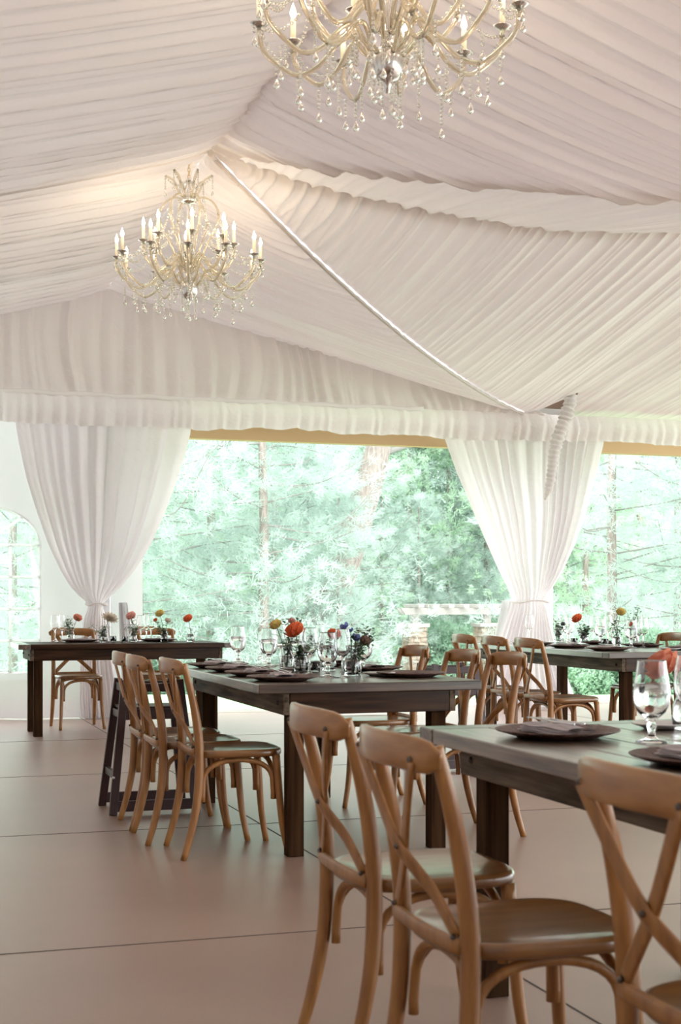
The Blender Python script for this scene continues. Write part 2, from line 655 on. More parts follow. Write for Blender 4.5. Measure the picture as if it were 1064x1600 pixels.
def B_top(a):
    p = ridge_pt(U0 + 0.02 + 10.9 * a)
    return (p[0], V0 + 0.16, p[2] + 0.02)


patch('ceiling', B_top, B_bot, lambda t, a: 1 - (1 - t) ** 1.25, 10.9, 1100, 22, 41,
      'pleated liner over the near slope of the side wing', sp=(0.08, 0.2), am=(0.014, 0.036))
patch('ceiling', lambda a: ridge_pt(U0 + 0.02 + 10.9 * a), C_bot, lambda t, a: 1 - (1 - t) ** 1.12, 10.9, 1500, 30, 51,
      'pleated liner over the far slope of the side wing', sp=(0.06, 0.17), am=(0.014, 0.048))


def D_bot(a):
    t = T0 * a
    return (U0 + t + 0.01, V0 + t, zV(t) - 0.01)


patch('ceiling', lambda a: (U0, V0 + T0 * a, ZR + 0.02 - 0.6 * bays(V0 + T0 * a)), D_bot,
      lambda t, a: 1 - (1 - t) ** (1.6 - 0.65 * a), 4.5, 620, 34, 61, 'pleated liner over the back right slope by the gable', am=(0.022, 0.07))

# taped seam along the valley, ridge seam
vp = [(U0 + t, V0 + t, zV(t) - 0.035) for t in np.linspace(0.05, T0, 40)]
struct(MB().tube(vp, 1.0, 6, flat=(0.026, 0.008, (0, 0, 1))).build('trim_1', M['gable']), 'white seam tape along the valley of the liner')

# outer tent roof above the liner
zr, ze = ZR + 0.32, ZE + 0.34
rv = [(-2.62, -5.1, ze), (-2.62, 13.95, ze), (U0, 13.95, zr), (U0, V0, zr), (U0, -5.1, zr), (6.62, -5.1, ze), (6.62, 4.55, ze),
      (13.2, 4.5, ze), (13.2, V0, zr), (13.2, 13.95, ze), (6.62, 13.95, ze), (-2.62, 13.95, 2.98), (6.62, 13.95, 2.98), (13.2, 13.95, 2.98), (6.62, -5.1, 2.9), (6.62, 4.55, 2.9), (13.2, 4.5, 2.9)]
ro = MB().add(rv, [(0, 1, 2, 3, 4), (4, 3, 6, 5), (3, 2, 10), (3, 8, 7, 6), (3, 10, 9, 8), (1, 11, 12, 10, 2), (10, 12, 13, 9), (5, 6, 15, 14), (6, 7, 16, 15)], False)
struct(ro.build('roof', M['roof_vinyl']), 'outer white vinyl tent roof above the liner')

# gable drape at the back
def gable_top(u):
    if u < U0:
        t = (U0 - u) / 4.55
        return ZE + (ZR - ZE) * (1 - t) ** 1.32 + 0.03
    t = (u - U0) / T0
    return ZE + (ZR - ZE) * (1 - t) ** 0.95 + 0.03


nu, nz = 900, 26
us = np.linspace(-2.5, 6.6, nu)
G = np.zeros((nu, nz, 3))
h1 = folds(nu, 0.10, 0.27, 0.05, 0.13, 71, 9.1)
h2 = folds(nu, 0.10, 0.26, 0.02, 0.06, 72, 9.1)
ztop = np.array([max(3.03, gable_top(u)) for u in us])
for j, t in enumerate(np.linspace(0, 1, nz)):
    sh = 0.05 * math.sin(PI * t) * np.sin(us * 2.1 + 1.0)
    sh2 = 0.05 * t * t * np.sin(us * 5.0)
    G[:, j, 0] = us + sh + sh2
    G[:, j, 1] = 13.60 - 0.22 * t - (h1 * (1 - 0.6 * t) + h2 * 0.6 * t) * (1 - 0.75 * max(0, (t - 0.85) / 0.15)) - 0.05 * math.sin(PI * t)
    G[:, j, 2] = ztop * (1 - t) + 3.025 * t
struct(MB().grid(G).build('wall_gable', M['gable']), 'gathered pinkish white cloth filling the back gable')


# ruffle below the seam tape, all along the back
def ruffle(name, u0, u1, v, zt, drop, seed, label):
    n, m = int((u1 - u0) * 110), 12
    us = np.linspace(u0, u1, n)
    h = folds(n, 0.06, 0.2, 0.012, 0.045, seed, u1 - u0)
    r = np.random.RandomState(seed)
    hem = np.interp(us, np.arange(u0, u1 + 0.2, 0.11), r.uniform(-0.016, 0.016, len(np.arange(u0, u1 + 0.2, 0.11))))
    hem += np.interp(us, np.arange(u0, u1 + 0.8, 0.7), r.uniform(-0.03, 0.03, len(np.arange(u0, u1 + 0.8, 0.7))))
    G = np.zeros((n, m, 3))
    for j, t in enumerate(np.linspace(0, 1, m)):
        G[:, j, 0] = us
        G[:, j, 1] = v - 0.02 - h * (0.25 + 0.9 * t) - 0.05 * math.sin(PI * min(1, t * 1.1))
        G[:, j, 2] = zt - (drop + hem) * t
    o = MB().grid(G).build(name, M['ruffle'])
    return tag(o, label, 'valance')


ruffle('ruffled_valance', -2.5, 13.0, 13.38, 3.045, 0.27, 81, 'long gathered white valance hanging along the back eave')
tp = [(u, 13.345 + 0.008 * math.sin(u * 7), 3.04 + 0.006 * math.sin(u * 11)) for u in np.linspace(-2.5, 5.2, 90)]
struct(MB().tube(tp, 1.0, 6, flat=(0.014, 0.045, (0, 0, 1))).build('trim_3', M['tape']), 'white seam tape above the valance')

hd = MB()
hd.box(2.2, 14.0, 13.92, 14.05, 2.735, 2.98)
struct(hd.build('header_beam', M['header']), 'tan header beam above the open side')
rb = MB()
rb.box(5.9, 7.9, 13.97, 14.02, 2.98, 3.7)
rb.beam((6.4, 13.75, 3.22), (7.7, 13.75, 3.22), 0.05, 0.10)
rb.beam((6.5, 13.35, 3.34), (7.7, 13.35, 3.42), 0.04, 0.05)
rb.beam((6.7, 13.0, 3.42), (7.2, 13.9, 3.18), 0.05, 0.05)
struct(rb.build('roof_beam', M['roof_timber']), 'brown roof members seen through the gap in the liner')


# hanging scrunched sleeve
def sleeve():
    o = MB()
    r = random.Random(5)
    p0, p1 = Vector((6.65, 12.95, 3.25)), Vector((6.38, 13.02, 2.14))
    path, rad = [], []
    n = 70
    for i in range(n + 1):
        t = i / n
        p = p0.lerp(p1, t)
        p.x += 0.02 * math.sin(9 * t) + r.uniform(-0.004, 0.004)
        path.append(p)
        base = 0.058 + 0.010 * math.sin(5 * t) - 0.008 * t
        if t < 0.06:
            base *= 0.5 + t * 8
        if t > 0.93:
            base *= max(0.3, (1 - t) / 0.07)
        rad.append(base * (1 + 0.16 * math.sin(i * 2.1) + r.uniform(-0.08, 0.08)))
    o.tube(path, rad, 12)
    return tag(o.build('fabric_sleeve', M['ruffle']), 'scrunched white fabric sleeve dangling from the gap in the liner', 'fabric')


sleeve()


# ------------------------------------------------------------------ tied back curtains
def smooth(t):
    t = min(1, max(0, t))
    return t * t * (3 - 2 * t)


def curtain(name, edges, v, zt, seed, nf, label, tie_z, tie_l, tie_r, material='sheer', depth=0.09, sway=0.0):
    """edges: list of (z, left, right) from top to floor, smoothly joined"""
    zs = [e[0] for e in edges][::-1]
    ls = [e[1] for e in edges][::-1]
    rs = [e[2] for e in edges][::-1]
    n, m = nf * 14, 90
    a = np.linspace(0, 1, n)
    r = np.random.RandomState(seed)
    k = np.cumsum(r.uniform(0.5, 1.5, nf + 1))
    k = (k - k[0]) / (k[-1] - k[0])
    ph = np.interp(a, k, np.arange(nf + 1)) * PI
    amp = np.interp(a, np.linspace(0, 1, nf), r.uniform(0.5, 1.0, nf))
    prof = (np.abs(np.sin(ph)) ** 0.8) * amp
    prof2 = np.sin(ph * 2.3 + 1.0) * 0.25 * amp
    G = np.zeros((n, m, 3))
    root = empty(name, ((tie_l + tie_r) / 2, v, 0))
    for j in range(m):
        t = j / (m - 1)
        z = zt * (1 - t) + 0.012 * t
        l = np.interp(z, zs, ls)
        rr_ = np.interp(z, zs, rs)
        wdt = rr_ - l
        d = depth * (0.25 + 0.75 * min(1.0, wdt / 1.2))
        near_tie = math.exp(-((z - tie_z) / 0.28) ** 2)
        d = d * (1 - 0.35 * near_tie)
        G[:, j, 0] = l + wdt * a - root.location.x
        belly = 0.10 * near_tie
        G[:, j, 1] = -(prof * d + prof2 * d * (0.6 + 0.4 * math.sin(7 * t))) - belly * np.sin(PI * a)
        G[:, j, 2] = z
    MB().grid(G).build('drape', M[material], root)
    tie = MB()
    c = ((tie_l + tie_r) / 2 - root.location.x)
    hw = (tie_r - tie_l) / 2 + 0.012
    pts = [(c + hw * math.cos(q), -0.06 + (hw * 0.55 + 0.05) * math.sin(q), tie_z + 0.012 * math.sin(3 * q)) for q in np.linspace(0, 2 * PI, 33)]
    tie.tube(pts, 1.0, 8, flat=(0.035, 0.014, (0, 0, 1)), caps=False)
    tie.build('tie_band', M['ruffle'], root)
    tag(root, label, 'curtain', 'tied back curtains at the tent posts')
    return root


# left curtain (tie at photo 150,945)
def U(px, v=13.4):
    """u on the plane v for photo column px"""
    k = (px - 532) / F
    Y = v / (CT - k * ST)
    return (k * CT + ST) * Y


def Zp(px, py, v=13.4):
    k = (px - 532) / F
    Y = v / (CT - k * ST)
    return EYE + (HOR - py) * Y / F


def edges_px(rows, v):
    return [(Zp((a + b) / 2, y, v), U(a, v), U(b, v)) for y, a, b in rows]


rowsL = [(628, 24, 306), (668, 27, 303), (700, 33, 296), (750, 44, 280), (800, 60, 262), (850, 78, 240), (890, 97, 215), (915, 112, 195),
         (930, 126, 178), (942, 140, 166), (948, 141, 164), (965, 134, 170), (1000, 130, 174), (1050, 128, 182), (1095, 128, 188), (1118, 130, 190)]
eL = edges_px(rowsL, 13.35)
curtain('curtain', eL, 13.50, 2.96, 91, 10, 'sheer white curtain knotted low beside the arched window', Zp(152, 944, 13.35), U(140, 13.35), U(166, 13.35), depth=0.07)
rowsR = [(640, 694, 958), (688, 703, 953), (740, 722, 940), (800, 748, 925), (850, 770, 908), (890, 788, 890), (920, 803, 872),
         (934, 808, 862), (942, 808, 860), (950, 806, 864), (1000, 790, 876), (1050, 770, 893), (1104, 748, 912)]
eR = edges_px(rowsR, 13.35)
curtain('curtain', eR, 13.50, 2.96, 97, 13, 'white curtain gathered at waist height around the tent post, by the pergola', Zp(834, 940, 13.35), U(808, 13.35), U(860, 13.35), depth=0.085)

# rolled clear sidewall beside the right post
rs = MB()
A = np.zeros((20, 30, 3))
for i, a in enumerate(np.linspace(0, 1, 20)):
    for j, t in enumerate(np.linspace(0, 1, 30)):
        z = 1.10 * (1 - t) + 0.02
        c = U(800, 13.62) - 0.10 * t
        A[i, j] = (c + (a - 0.5) * (0.22 + 0.25 * t), 13.62 + 0.05 * math.sin(a * 14 + t * 2), z)
rs.grid(A)
tag(rs.build('gathered_sidewall', M['vinyl']), 'gathered grey sidewall panel behind the waist of the post curtain', 'sidewall panel')
rs2 = MB()
A = np.zeros((16, 30, 3))
for i, a in enumerate(np.linspace(0, 1, 16)):
    for j, t in enumerate(np.linspace(0, 1, 30)):
        z = 1.08 * (1 - t) + 0.02
        A[i, j] = (U(192, 13.62) + 0.12 * t + (a - 0.5) * (0.08 + 0.14 * t), 13.62 + 0.04 * math.sin(a * 12 + t * 3), z)
rs2.grid(A)
tag(rs2.build('gathered_sidewall', M['vinyl']), 'gathered sidewall panel beside the knot of the curtain near the arched window', 'sidewall panel')


# posts with base plates
def post(u, v, label):
    r = empty('tent_post', (u, v, 0))
    b = MB()
    b.box(-0.05, 0.05, -0.05, 0.05, 0.012, 3.0)
    b.build('pole', M['steel'], r, bevel=0.006)
    b = MB()
    b.box(-0.2, 0.2, -0.14, 0.14, 0, 0.012)
    b.box(-0.075, 0.075, -0.075, 0.075, 0.012, 0.16)
    b.build('base_plate', M['steel'], r, bevel=0.003)
    tag(r, label, 'tent post')


post(U(165, 13.55), 13.62, 'metal tent post with base plate behind the left table chair')
post(6.72, 13.66, 'metal tent post hidden by the waist tied curtain')


# ------------------------------------------------------------------ white sidewall with arched window
WV = 13.85
wu0, wu1 = -2.7, 2.45
cx = U(-31, WV)
hw_ = U(62, WV) - cx
sill = Zp(31, 1051, WV)
spring = Zp(31, 852, WV)
archh = 0.375


def wall_y(u, z):
    y = WV + 0.012 * math.sin(u * 6 + z * 2) + 0.01 * math.sin(u * 13)
    if z < 0.35:
        y -= (0.35 - z) * (0.55 + 0.28 * math.sin(u * 5.1))
    return y


def arch(u):
    q = min(1, abs(u - cx) / hw_)
    return spring + archh * math.sqrt(max(0, 1 - q * q))


def wallgrid(u_a, u_b, zlo, zhi, n=40, m=24):
    A = np.zeros((n, m, 3))
    for i, u in enumerate(np.linspace(u_a, u_b, n)):
        a, b = zlo(u), zhi(u)
        for j, t in enumerate(np.linspace(0, 1, m)):
            z = a * (1 - t) + b * t
            y = wall_y(u, z)
            if z < 0.35:
                y -= 0.035 * math.sin(u * 9 + 3) * (0.35 - z) / 0.35
            A[i, j] = (u, y, z)
    return A


wb = MB()
wb.grid(wallgrid(wu0, cx - hw_, lambda u: 0.01, lambda u: 3.05))
wb.grid(wallgrid(cx + hw_, wu1, lambda u: 0.01, lambda u: 3.05))
wb.grid(wallgrid(cx - hw_, cx + hw_, lambda u: 0.01, lambda u: sill))
wb.grid(wallgrid(cx - hw_, cx + hw_, lambda u: arch(u), lambda u: 3.05))
struct(wb.build('wall_back', M['vinyl']), 'white vinyl tent sidewall with an arched window')
wf = MB()
yb = WV - 0.012
ring = [(cx - hw_, yb, sill), (cx - hw_, yb, spring)] + [(cx - hw_ * math.cos(q), yb, spring + archh * math.sin(q)) for q in np.linspace(0.05, PI - 0.05, 24)] + [(cx + hw_, yb, spring), (cx + hw_, yb, sill), (cx - hw_, yb, sill)]
wf.tube(ring, 1.0, 6, flat=(0.03, 0.012, (0, 1, 0)), caps=False)
for k in range(1, 4):
    u = cx - hw_ + hw_ * 2 * k / 4
    wf.tube([(u, yb, sill), (u, yb, spring)], 1.0, 6, flat=(0.030, 0.010, (0, 1, 0)))
for k in range(4):
    z = sill + (spring - sill) * (k + 1) / 4
    wf.tube([(cx - hw_, yb, z), (cx + hw_, yb, z)], 1.0, 6, flat=(0.030, 0.010, (0, 1, 0)))
for q in (PI / 4, PI / 2, 3 * PI / 4):
    wf.tube([(cx, yb, spring), (cx + hw_ * math.cos(q), yb, spring + archh * math.sin(q))], 1.0, 6, flat=(0.030, 0.010, (0, 1, 0)))
wfo = struct(wf.build('window_1', M['bars']), 'arched tent window with white glazing bars')


def clear_mat():
    m = bpy.data.materials.new('clear vinyl')
    m.use_nodes = True
    nt = m.node_tree
    nt.nodes.clear()
    out = nt.nodes.new('ShaderNodeOutputMaterial')
    t = nt.nodes.new('ShaderNodeBsdfTransparent')
    gl = nt.nodes.new('ShaderNodeBsdfGlossy')
    gl.inputs['Roughness'].default_value = 0.08
    df = nt.nodes.new('ShaderNodeBsdfTranslucent')
    mx = nt.nodes.new('ShaderNodeMixShader')
    mx.inputs[0].default_value = 0.08
    mx2 = nt.nodes.new('ShaderNodeMixShader')
    mx2.inputs[0].default_value = 0.05
    nt.links.new(t.outputs[0], mx.inputs[1])
    nt.links.new(gl.outputs[0], mx.inputs[2])
    nt.links.new(mx.outputs[0], mx2.inputs[1])
    nt.links.new(df.outputs[0], mx2.inputs[2])
    nt.links.new(mx2.outputs[0], out.inputs[0])
    return m


M['clear'] = clear_mat()
wp = MB()
wp.grid(wallgrid(cx - hw_ * 0.999, cx + hw_ * 0.999, lambda u: sill, lambda u: arch(u), 30, 12))
wpo = wp.build('window_pane', M['clear'], wfo)
wpo['kind'] = 'structure'

# remaining tent sides (unseen from here, they close the room)
struct(MB().box(-2.62, -2.55, -5.0, 13.9, 0.0, 3.12).build('wall_left', M['vinyl']), 'white tent sidewall on the left')
struct(MB().box(-2.6, 6.6, -5.1, -5.03, 0.0, 4.1).build('wall_front', M['vinyl']), 'white tent sidewall behind the viewer')

# ------------------------------------------------------------------ cross back chair
def make_chair():
    root = empty('dining_chair')
    # seat
    N = 56
    out = []
    for k in range(N):
        th = 2 * PI * k / N
        c, s_ = math.cos(th), math.sin(th)
        e = 0.55
        x = 0.205 * math.copysign(abs(c) ** e, c) + 0.005
        y = math.copysign(abs(s_) ** e, s_) * (0.188 + 0.014 * c + 0.006)
        out.append((x, y))
    rings = [(0.86, 0.428), (0.965, 0.430), (0.995, 0.438), (1.0, 0.450), (0.985, 0.459), (0.955, 0.462), (0.90, 0.459), (0.6, 0.455), (0.25, 0.453)]
    vs, fs = [], []
    for sc, z in rings:
        for x, y in out:
            vs.append((x * sc, y * sc, z))
    for i in range(len(rings) - 1):
        for k in range(N):
            k2 = (k + 1) % N
            fs.append((i * N + k, i * N + k2, (i + 1) * N + k2, (i + 1) * N + k))
    fs.append(tuple(range(N - 1, -1, -1)))
    fs.append(tuple((len(rings) - 1) * N + k for k in range(N)))
    MB().add(vs, fs).build('seat', M['beech_seat'], root)
    for s_ in (-1, 1):
        p = catmull([(-0.250, s_ * 0.190, 0.0), (-0.215, s_ * 0.186, 0.12), (-0.186, s_ * 0.183, 0.27), (-0.178, s_ * 0.181, 0.44),
                     (-0.186, s_ * 0.180, 0.56), (-0.206, s_ * 0.179, 0.68), (-0.236, s_ * 0.178, 0.80), (-0.245, s_ * 0.176, 0.838)], 4)
        n = len(p)
        MB().tube(p, [0.0135 + 0.006 * math.sin(PI * min(1, (i / n) * 1.15)) for i in range(n)], 10).build('leg', M['beech'], root)
        p = catmull([(0.165, s_ * 0.165, 0.434), (0.176, s_ * 0.170, 0.30), (0.190, s_ * 0.177, 0.14), (0.215, s_ * 0.188, 0.0)], 4)
        n = len(p)
        MB().tube(p, [0.018 - 0.005 * i / n for i in range(n)], 10).build('leg', M['beech'], root)

    def bx_(y):
        return -0.252 - 0.050 * (1 - (y / 0.2) ** 2)
    # top rail
    p = [(bx_(y), y, 0.826 - 0.012 * (abs(y) / 0.2) ** 3) for y in np.linspace(-0.207, 0.207, 17)]
    rad = [1.0 - 0.55 * max(0, abs(q) - 0.85) / 0.15 for q in np.linspace(-1, 1, 17)]
    MB().tube(p, rad, 12, flat=(0.067, 0.021, (1, 0, 0))).build('top_rail', M['rail_wood'], root)
    # crossing slats
    for s_ in (-1, 1):
        q = catmull([(bx_(0.13) - 0.004, s_ * 0.148, 0.812), (-0.268, s_ * 0.085, 0.72), (-0.247 - 0.006 * s_, 0.0, 0.625),
                     (-0.215, -s_ * 0.085, 0.55), (-0.196, -s_ * 0.160, 0.478)], 5)
        MB().tube(q, 1.0, 8, flat=(0.034, 0.010, (1, 0, 0))).build('cross_slat', M['beech'], root)
    for y, z, x in ((0.148, 0.812, bx_(0.148) - 0.012), (-0.148, 0.812, bx_(0.148) - 0.012), (0, 0.625, -0.258), (0.16, 0.478, -0.204), (-0.16, 0.478, -0.204)):
        MB().bead((x, y, z), 0.007, 0.007, 8).build('bolt', M['bolt'], root)
    # rear seat rail
    p = [(-0.196 - 0.012 * (1 - (y / 0.18) ** 2), y, 0.462) for y in np.linspace(-0.178, 0.178, 11)]
    MB().tube(p, 1.0, 8, flat=(0.030, 0.014, (1, 0, 0))).build('seat_rail', M['beech'], root)

    # bent arches between neighbouring legs
    def archb(a, b, inward, nm):
        a, b, inw = Vector(a), Vector(b), Vector(inward)
        pts = []
        for k in range(17):
            t = k / 16
            h = math.sin(PI * t) ** 0.5 if 0 < t < 1 else 0
            base = a.lerp(b, 0.5 - 0.5 * math.cos(PI * t))
            pts.append(base + inw * (0.25 + 0.75 * h) + Vector((0, 0, 0.145 * h)))
        pts = [pts[0] - Vector((0, 0, 0.03))] + pts + [pts[-1] - Vector((0, 0, 0.03))]
        MB().tube(pts, 0.0115, 8).build(nm, M['beech'], root)
    archb((0.165, -0.150, 0.272), (0.165, 0.150, 0.272), (-0.012, 0, 0), 'arch_brace')
    archb((-0.165, -0.158, 0.272), (-0.165, 0.158, 0.272), (0.012, 0, 0), 'arch_brace')
    for s_ in (-1, 1):
        archb((-0.160, s_ * 0.165, 0.272), (0.155, s_ * 0.158, 0.272), (0, -s_ * 0.012, 0), 'arch_brace')
    return root


chair = Proto(make_chair())
CL = 'chairs along the near table'
chairs = [
    ((1.28, 3.32), 0, 'honey wood cross back chair at the near table, farthest back of its three', CL),
    ((1.245, 2.67), 0, 'honey wood cross back chair at the near table, middle one of its three', CL),
    ((1.40, 1.98), 1, 'cross back chair at the near table, cut off at the right edge', CL),
    ((1.50, 6.24), 0, 'cross back chair at the middle table, the one beside its near corner leg', 'chairs on the left of the middle table'),
    ((1.42, 6.655), 0, 'cross back chair at the middle table, between two others on its left side', 'chairs on the left of the middle table'),
    ((1.42, 7.075), -1, 'cross back chair at the middle table, the one against the dark high chair', 'chairs on the left of the middle table'),
    ((2.66, 6.36), 180, 'cross back chair across the middle table, the one at its near right corner', 'chairs on the right of the middle table'),
    ((2.61, 6.80), 180, 'cross back chair across the middle table, second from its near right corner', 'chairs on the right of the middle table'),
    ((2.61, 7.50), 180, 'cross back chair across the middle table, standing alone with its back before the stone pillar', 'chairs on the right of the middle table'),
    ((4.43, 8.76), 0, 'cross back chair at the far right table, nearest one, seat shown from the side', 'chairs on the left of the far right table'),
    ((4.43, 9.32), 0, 'cross back chair at the far right table, second from the near end', 'chairs on the left of the far right table'),
    ((4.43, 9.88), 0, 'cross back chair at the far right table, farthest of the three in a row', 'chairs on the left of the far right table'),
    ((5.62, 9.75), 180, 'cross back chair on the far side of the far right table', None),
    ((1.66, 12.62), -90 + 3, 'cross back chair behind the left table, in front of the knotted curtain', 'chairs behind the left table'),
    ((2.36, 12.62), -90 - 2, 'cross back chair behind the left table, before the green opening', 'chairs behind the left table'),
]
for (x, y), rz, lab, grp in chairs:
    chair.place((x, y, 0), R(rz), lab, 'chair', grp, 1.015)


# ------------------------------------------------------------------ farm tables
def make_table(name, u0, u1, v0, v1, long_axis, label, inset=0.115):
    cxm, cym = (u0 + u1) / 2, (v0 + v1) / 2
    root = empty(name, (cxm, cym, 0))
    hx, hy = (u1 - u0) / 2, (v1 - v0) / 2
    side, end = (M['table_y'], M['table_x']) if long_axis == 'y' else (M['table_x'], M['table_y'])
    b = MB()
    zt, th = 0.762, 0.042
    npl = 6
    W = hx if long_axis == 'y' else hy
    for k in range(npl):
        a0 = -W + 2 * W * k / npl + 0.0012
        a1 = -W + 2 * W * (k + 1) / npl - 0.0012
        if long_axis == 'y':
            b.box(a0, a1, -hy + 0.1, hy - 0.1, zt - th, zt)
        else:
            b.box(-hx + 0.1, hx - 0.1, a0, a1, zt - th, zt)
    b.build('tabletop', M['table_y'] if long_axis == 'y' else M['table_x'], root, bevel=0.004)
    for s_ in (-1, 1):
        if long_axis == 'y':
            MB().box(-hx, hx, min(s_ * hy, s_ * (hy - 0.098)), max(s_ * hy, s_ * (hy - 0.098)), zt - th, zt).build('end_board', M['table_end'], root, bevel=0.004)
        else:
            MB().box(min(s_ * hx, s_ * (hx - 0.098)), max(s_ * hx, s_ * (hx - 0.098)), -hy, hy, zt - th, zt).build('end_board', M['table_y'], root, bevel=0.004)
    ah = 0.095
    z1 = zt - th
    ix, iy = (inset, 0.03) if long_axis == 'y' else (inset, 0.06)
    for s_ in (-1, 1):
        x = s_ * (hx - ix)
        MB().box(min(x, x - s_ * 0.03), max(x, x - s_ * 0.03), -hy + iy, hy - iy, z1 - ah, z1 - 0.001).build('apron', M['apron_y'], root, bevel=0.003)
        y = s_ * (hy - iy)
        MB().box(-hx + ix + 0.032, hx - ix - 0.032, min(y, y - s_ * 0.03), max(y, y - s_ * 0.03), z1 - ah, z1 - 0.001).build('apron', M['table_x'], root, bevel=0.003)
    lw_ = 0.072
    for sx in (-1, 1):
        for sy in (-1, 1):
            x = sx * (hx - ix - 0.034 - lw_ / 2)
            y = sy * (hy - iy - 0.034 - lw_ / 2)
            if long_axis == 'y':
                y = sy * (hy - iy - lw_ / 2 + 0.001) if False else y
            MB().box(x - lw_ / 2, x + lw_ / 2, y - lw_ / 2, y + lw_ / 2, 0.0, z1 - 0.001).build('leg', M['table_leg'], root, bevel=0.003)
    for sx in (-1, 1):
        for sy in (-1, 1):
            MB().bead((sx * (hx - ix + 0.0), sy * (hy - iy - 0.08), z1 - ah / 2), 0.012, 0.012, 8).build('bolt', M['bolt'], root)
    tag(root, label, 'table', 'wooden farm tables')
    return root


make_table('farm_table', 1.48, 2.52, 1.93, 3.83, 'y', 'dark plank farm table nearest the viewer, cut off by the right edge')
make_table('farm_table', 1.55, 2.59, 5.92, 7.85, 'y', 'dark plank farm table in the middle of the hall')
make_table('farm_table', 4.78, 5.82, 8.75, 11.25, 'y', 'dark plank farm table on the far right, before the post curtain')
make_table('farm_table', 1.07, 2.88, 11.78, 12.52, 'x', 'long dark farm table on the far left, standing side-on', inset=0.10)


# ------------------------------------------------------------------ mahogany high chairs
def make_high():
    r = empty('high_chair')
    hb, ht, H, D = 0.222, 0.145, 0.70, 0.19
    dt = 0.11
    m = M['mahogany']
    for sy in (-1, 1):
        for sx in (-1, 1):
            MB().beam((sx * hb, sy * D, 0.0), (sx * ht, sy * dt, H), 0.042, 0.028, (0, 1, 0)).build('leg', m, r, bevel=0.003)
    for z, nm in ((0.045, 'bottom_rail'), (0.52, 'seat_rail'), (0.66, 'top_rail')):
        f = z / H
        hx = hb + (ht - hb) * f
        dy = D + (dt - D) * f
        for sy in (-1, 1):
            MB().beam((-hx, sy * dy, z), (hx, sy * dy, z), 0.024, 0.055 if z < 0.6 else 0.045, (0, 0, 1)).build(nm, m, r, bevel=0.003)
    for z in (0.20, 0.52, 0.66):
        f = z / H
        hx = hb + (ht - hb) * f
        dy = D + (dt - D) * f
        for sx in (-1, 1):
            MB().beam((sx * hx, -dy, z), (sx * hx, dy, z), 0.022, 0.04, (0, 0, 1)).build('side_rail', m, r, bevel=0.003)
    MB().box(-0.165, 0.165, -0.125, 0.125, 0.545, 0.56).build('seat', m, r, bevel=0.003)
    for sx in (-1, 1):
        MB().bead((sx * 0.222, -0.215, 0.2), 0.008, 0.008, 8).build('bolt', M['steel'], r)
    return r


high = Proto(make_high())
high.place((1.38, 7.62, 0), 0, 'dark mahogany wooden high chair behind the chairs at the middle table', 'high chair', 'dark high chairs')
high.place((3.62, 8.85, 0), R(4), 'dark mahogany wooden high chair between the middle and far right tables', 'high chair', 'dark high chairs')


# ------------------------------------------------------------------ place settings
ZT = 0.762


def make_charger():
    r = empty('charger_plate')
    b = MB()
    b.lathe([(0.0, 0.0), (0.105, 0.0), (0.118, 0.004), (0.163, 0.017), (0.166, 0.020), (0.163, 0.022), (0.118, 0.010), (0.108, 0.007), (0.0, 0.007)], 48)
    b.build('plate', M['charger'], r)
    return r


def make_napkin():
    r = empty('napkin')
    b = MB()
    n, m = 14, 20
    for layer in range(3):
        A = np.zeros((n, m, 3))
        for i, a in enumerate(np.linspace(-1, 1, n)):
            for j, t in enumerate(np.linspace(-1, 1, m)):
                x = a * (0.052 - 0.004 * layer)
                y = t * (0.118 - 0.005 * layer)
                z = 0.006 + layer * 0.006 + 0.002 * math.sin(5 * t + layer) - 0.005 * abs(a) ** 4
                A[i, j] = (x, y, z)
        b.grid(A)
        A2 = A.copy()
        A2[:, :, 2] -= 0.005
        b.grid(A2[::-1])
    b.build('cloth', M['napkin'], r)
    f = MB()
    for k, x in enumerate((-0.018, 0.014)):
        f.tube([(x, -0.10, 0.027), (x, 0.0, 0.028), (x * 0.9, 0.05, 0.029)], [0.004, 0.0025, 0.003], 6)
        if k:
            f.tube([(x, 0.045, 0.029), (x, 0.075, 0.030), (x, 0.11, 0.029)], 1.0, 6, flat=(0.018, 0.002, (0, 0, 1)))
        else:
            for q in (-0.007, -0.0023, 0.0023, 0.007):
                f.tube([(x, 0.05, 0.029), (x + q, 0.065, 0.030), (x + q, 0.11, 0.031)], 0.0013, 5)
    f.build('cutlery', M['cutlery'], r)
    return r


def make_saucer():
    r = empty('side_plate')
    MB().lathe([(0.0, 0.0), (0.045, 0.0), (0.05, 0.003), (0.078, 0.013), (0.08, 0.015), (0.078, 0.017), (0.05, 0.008), (0.0, 0.006)], 32).build('plate', M['china'], r)
    return r


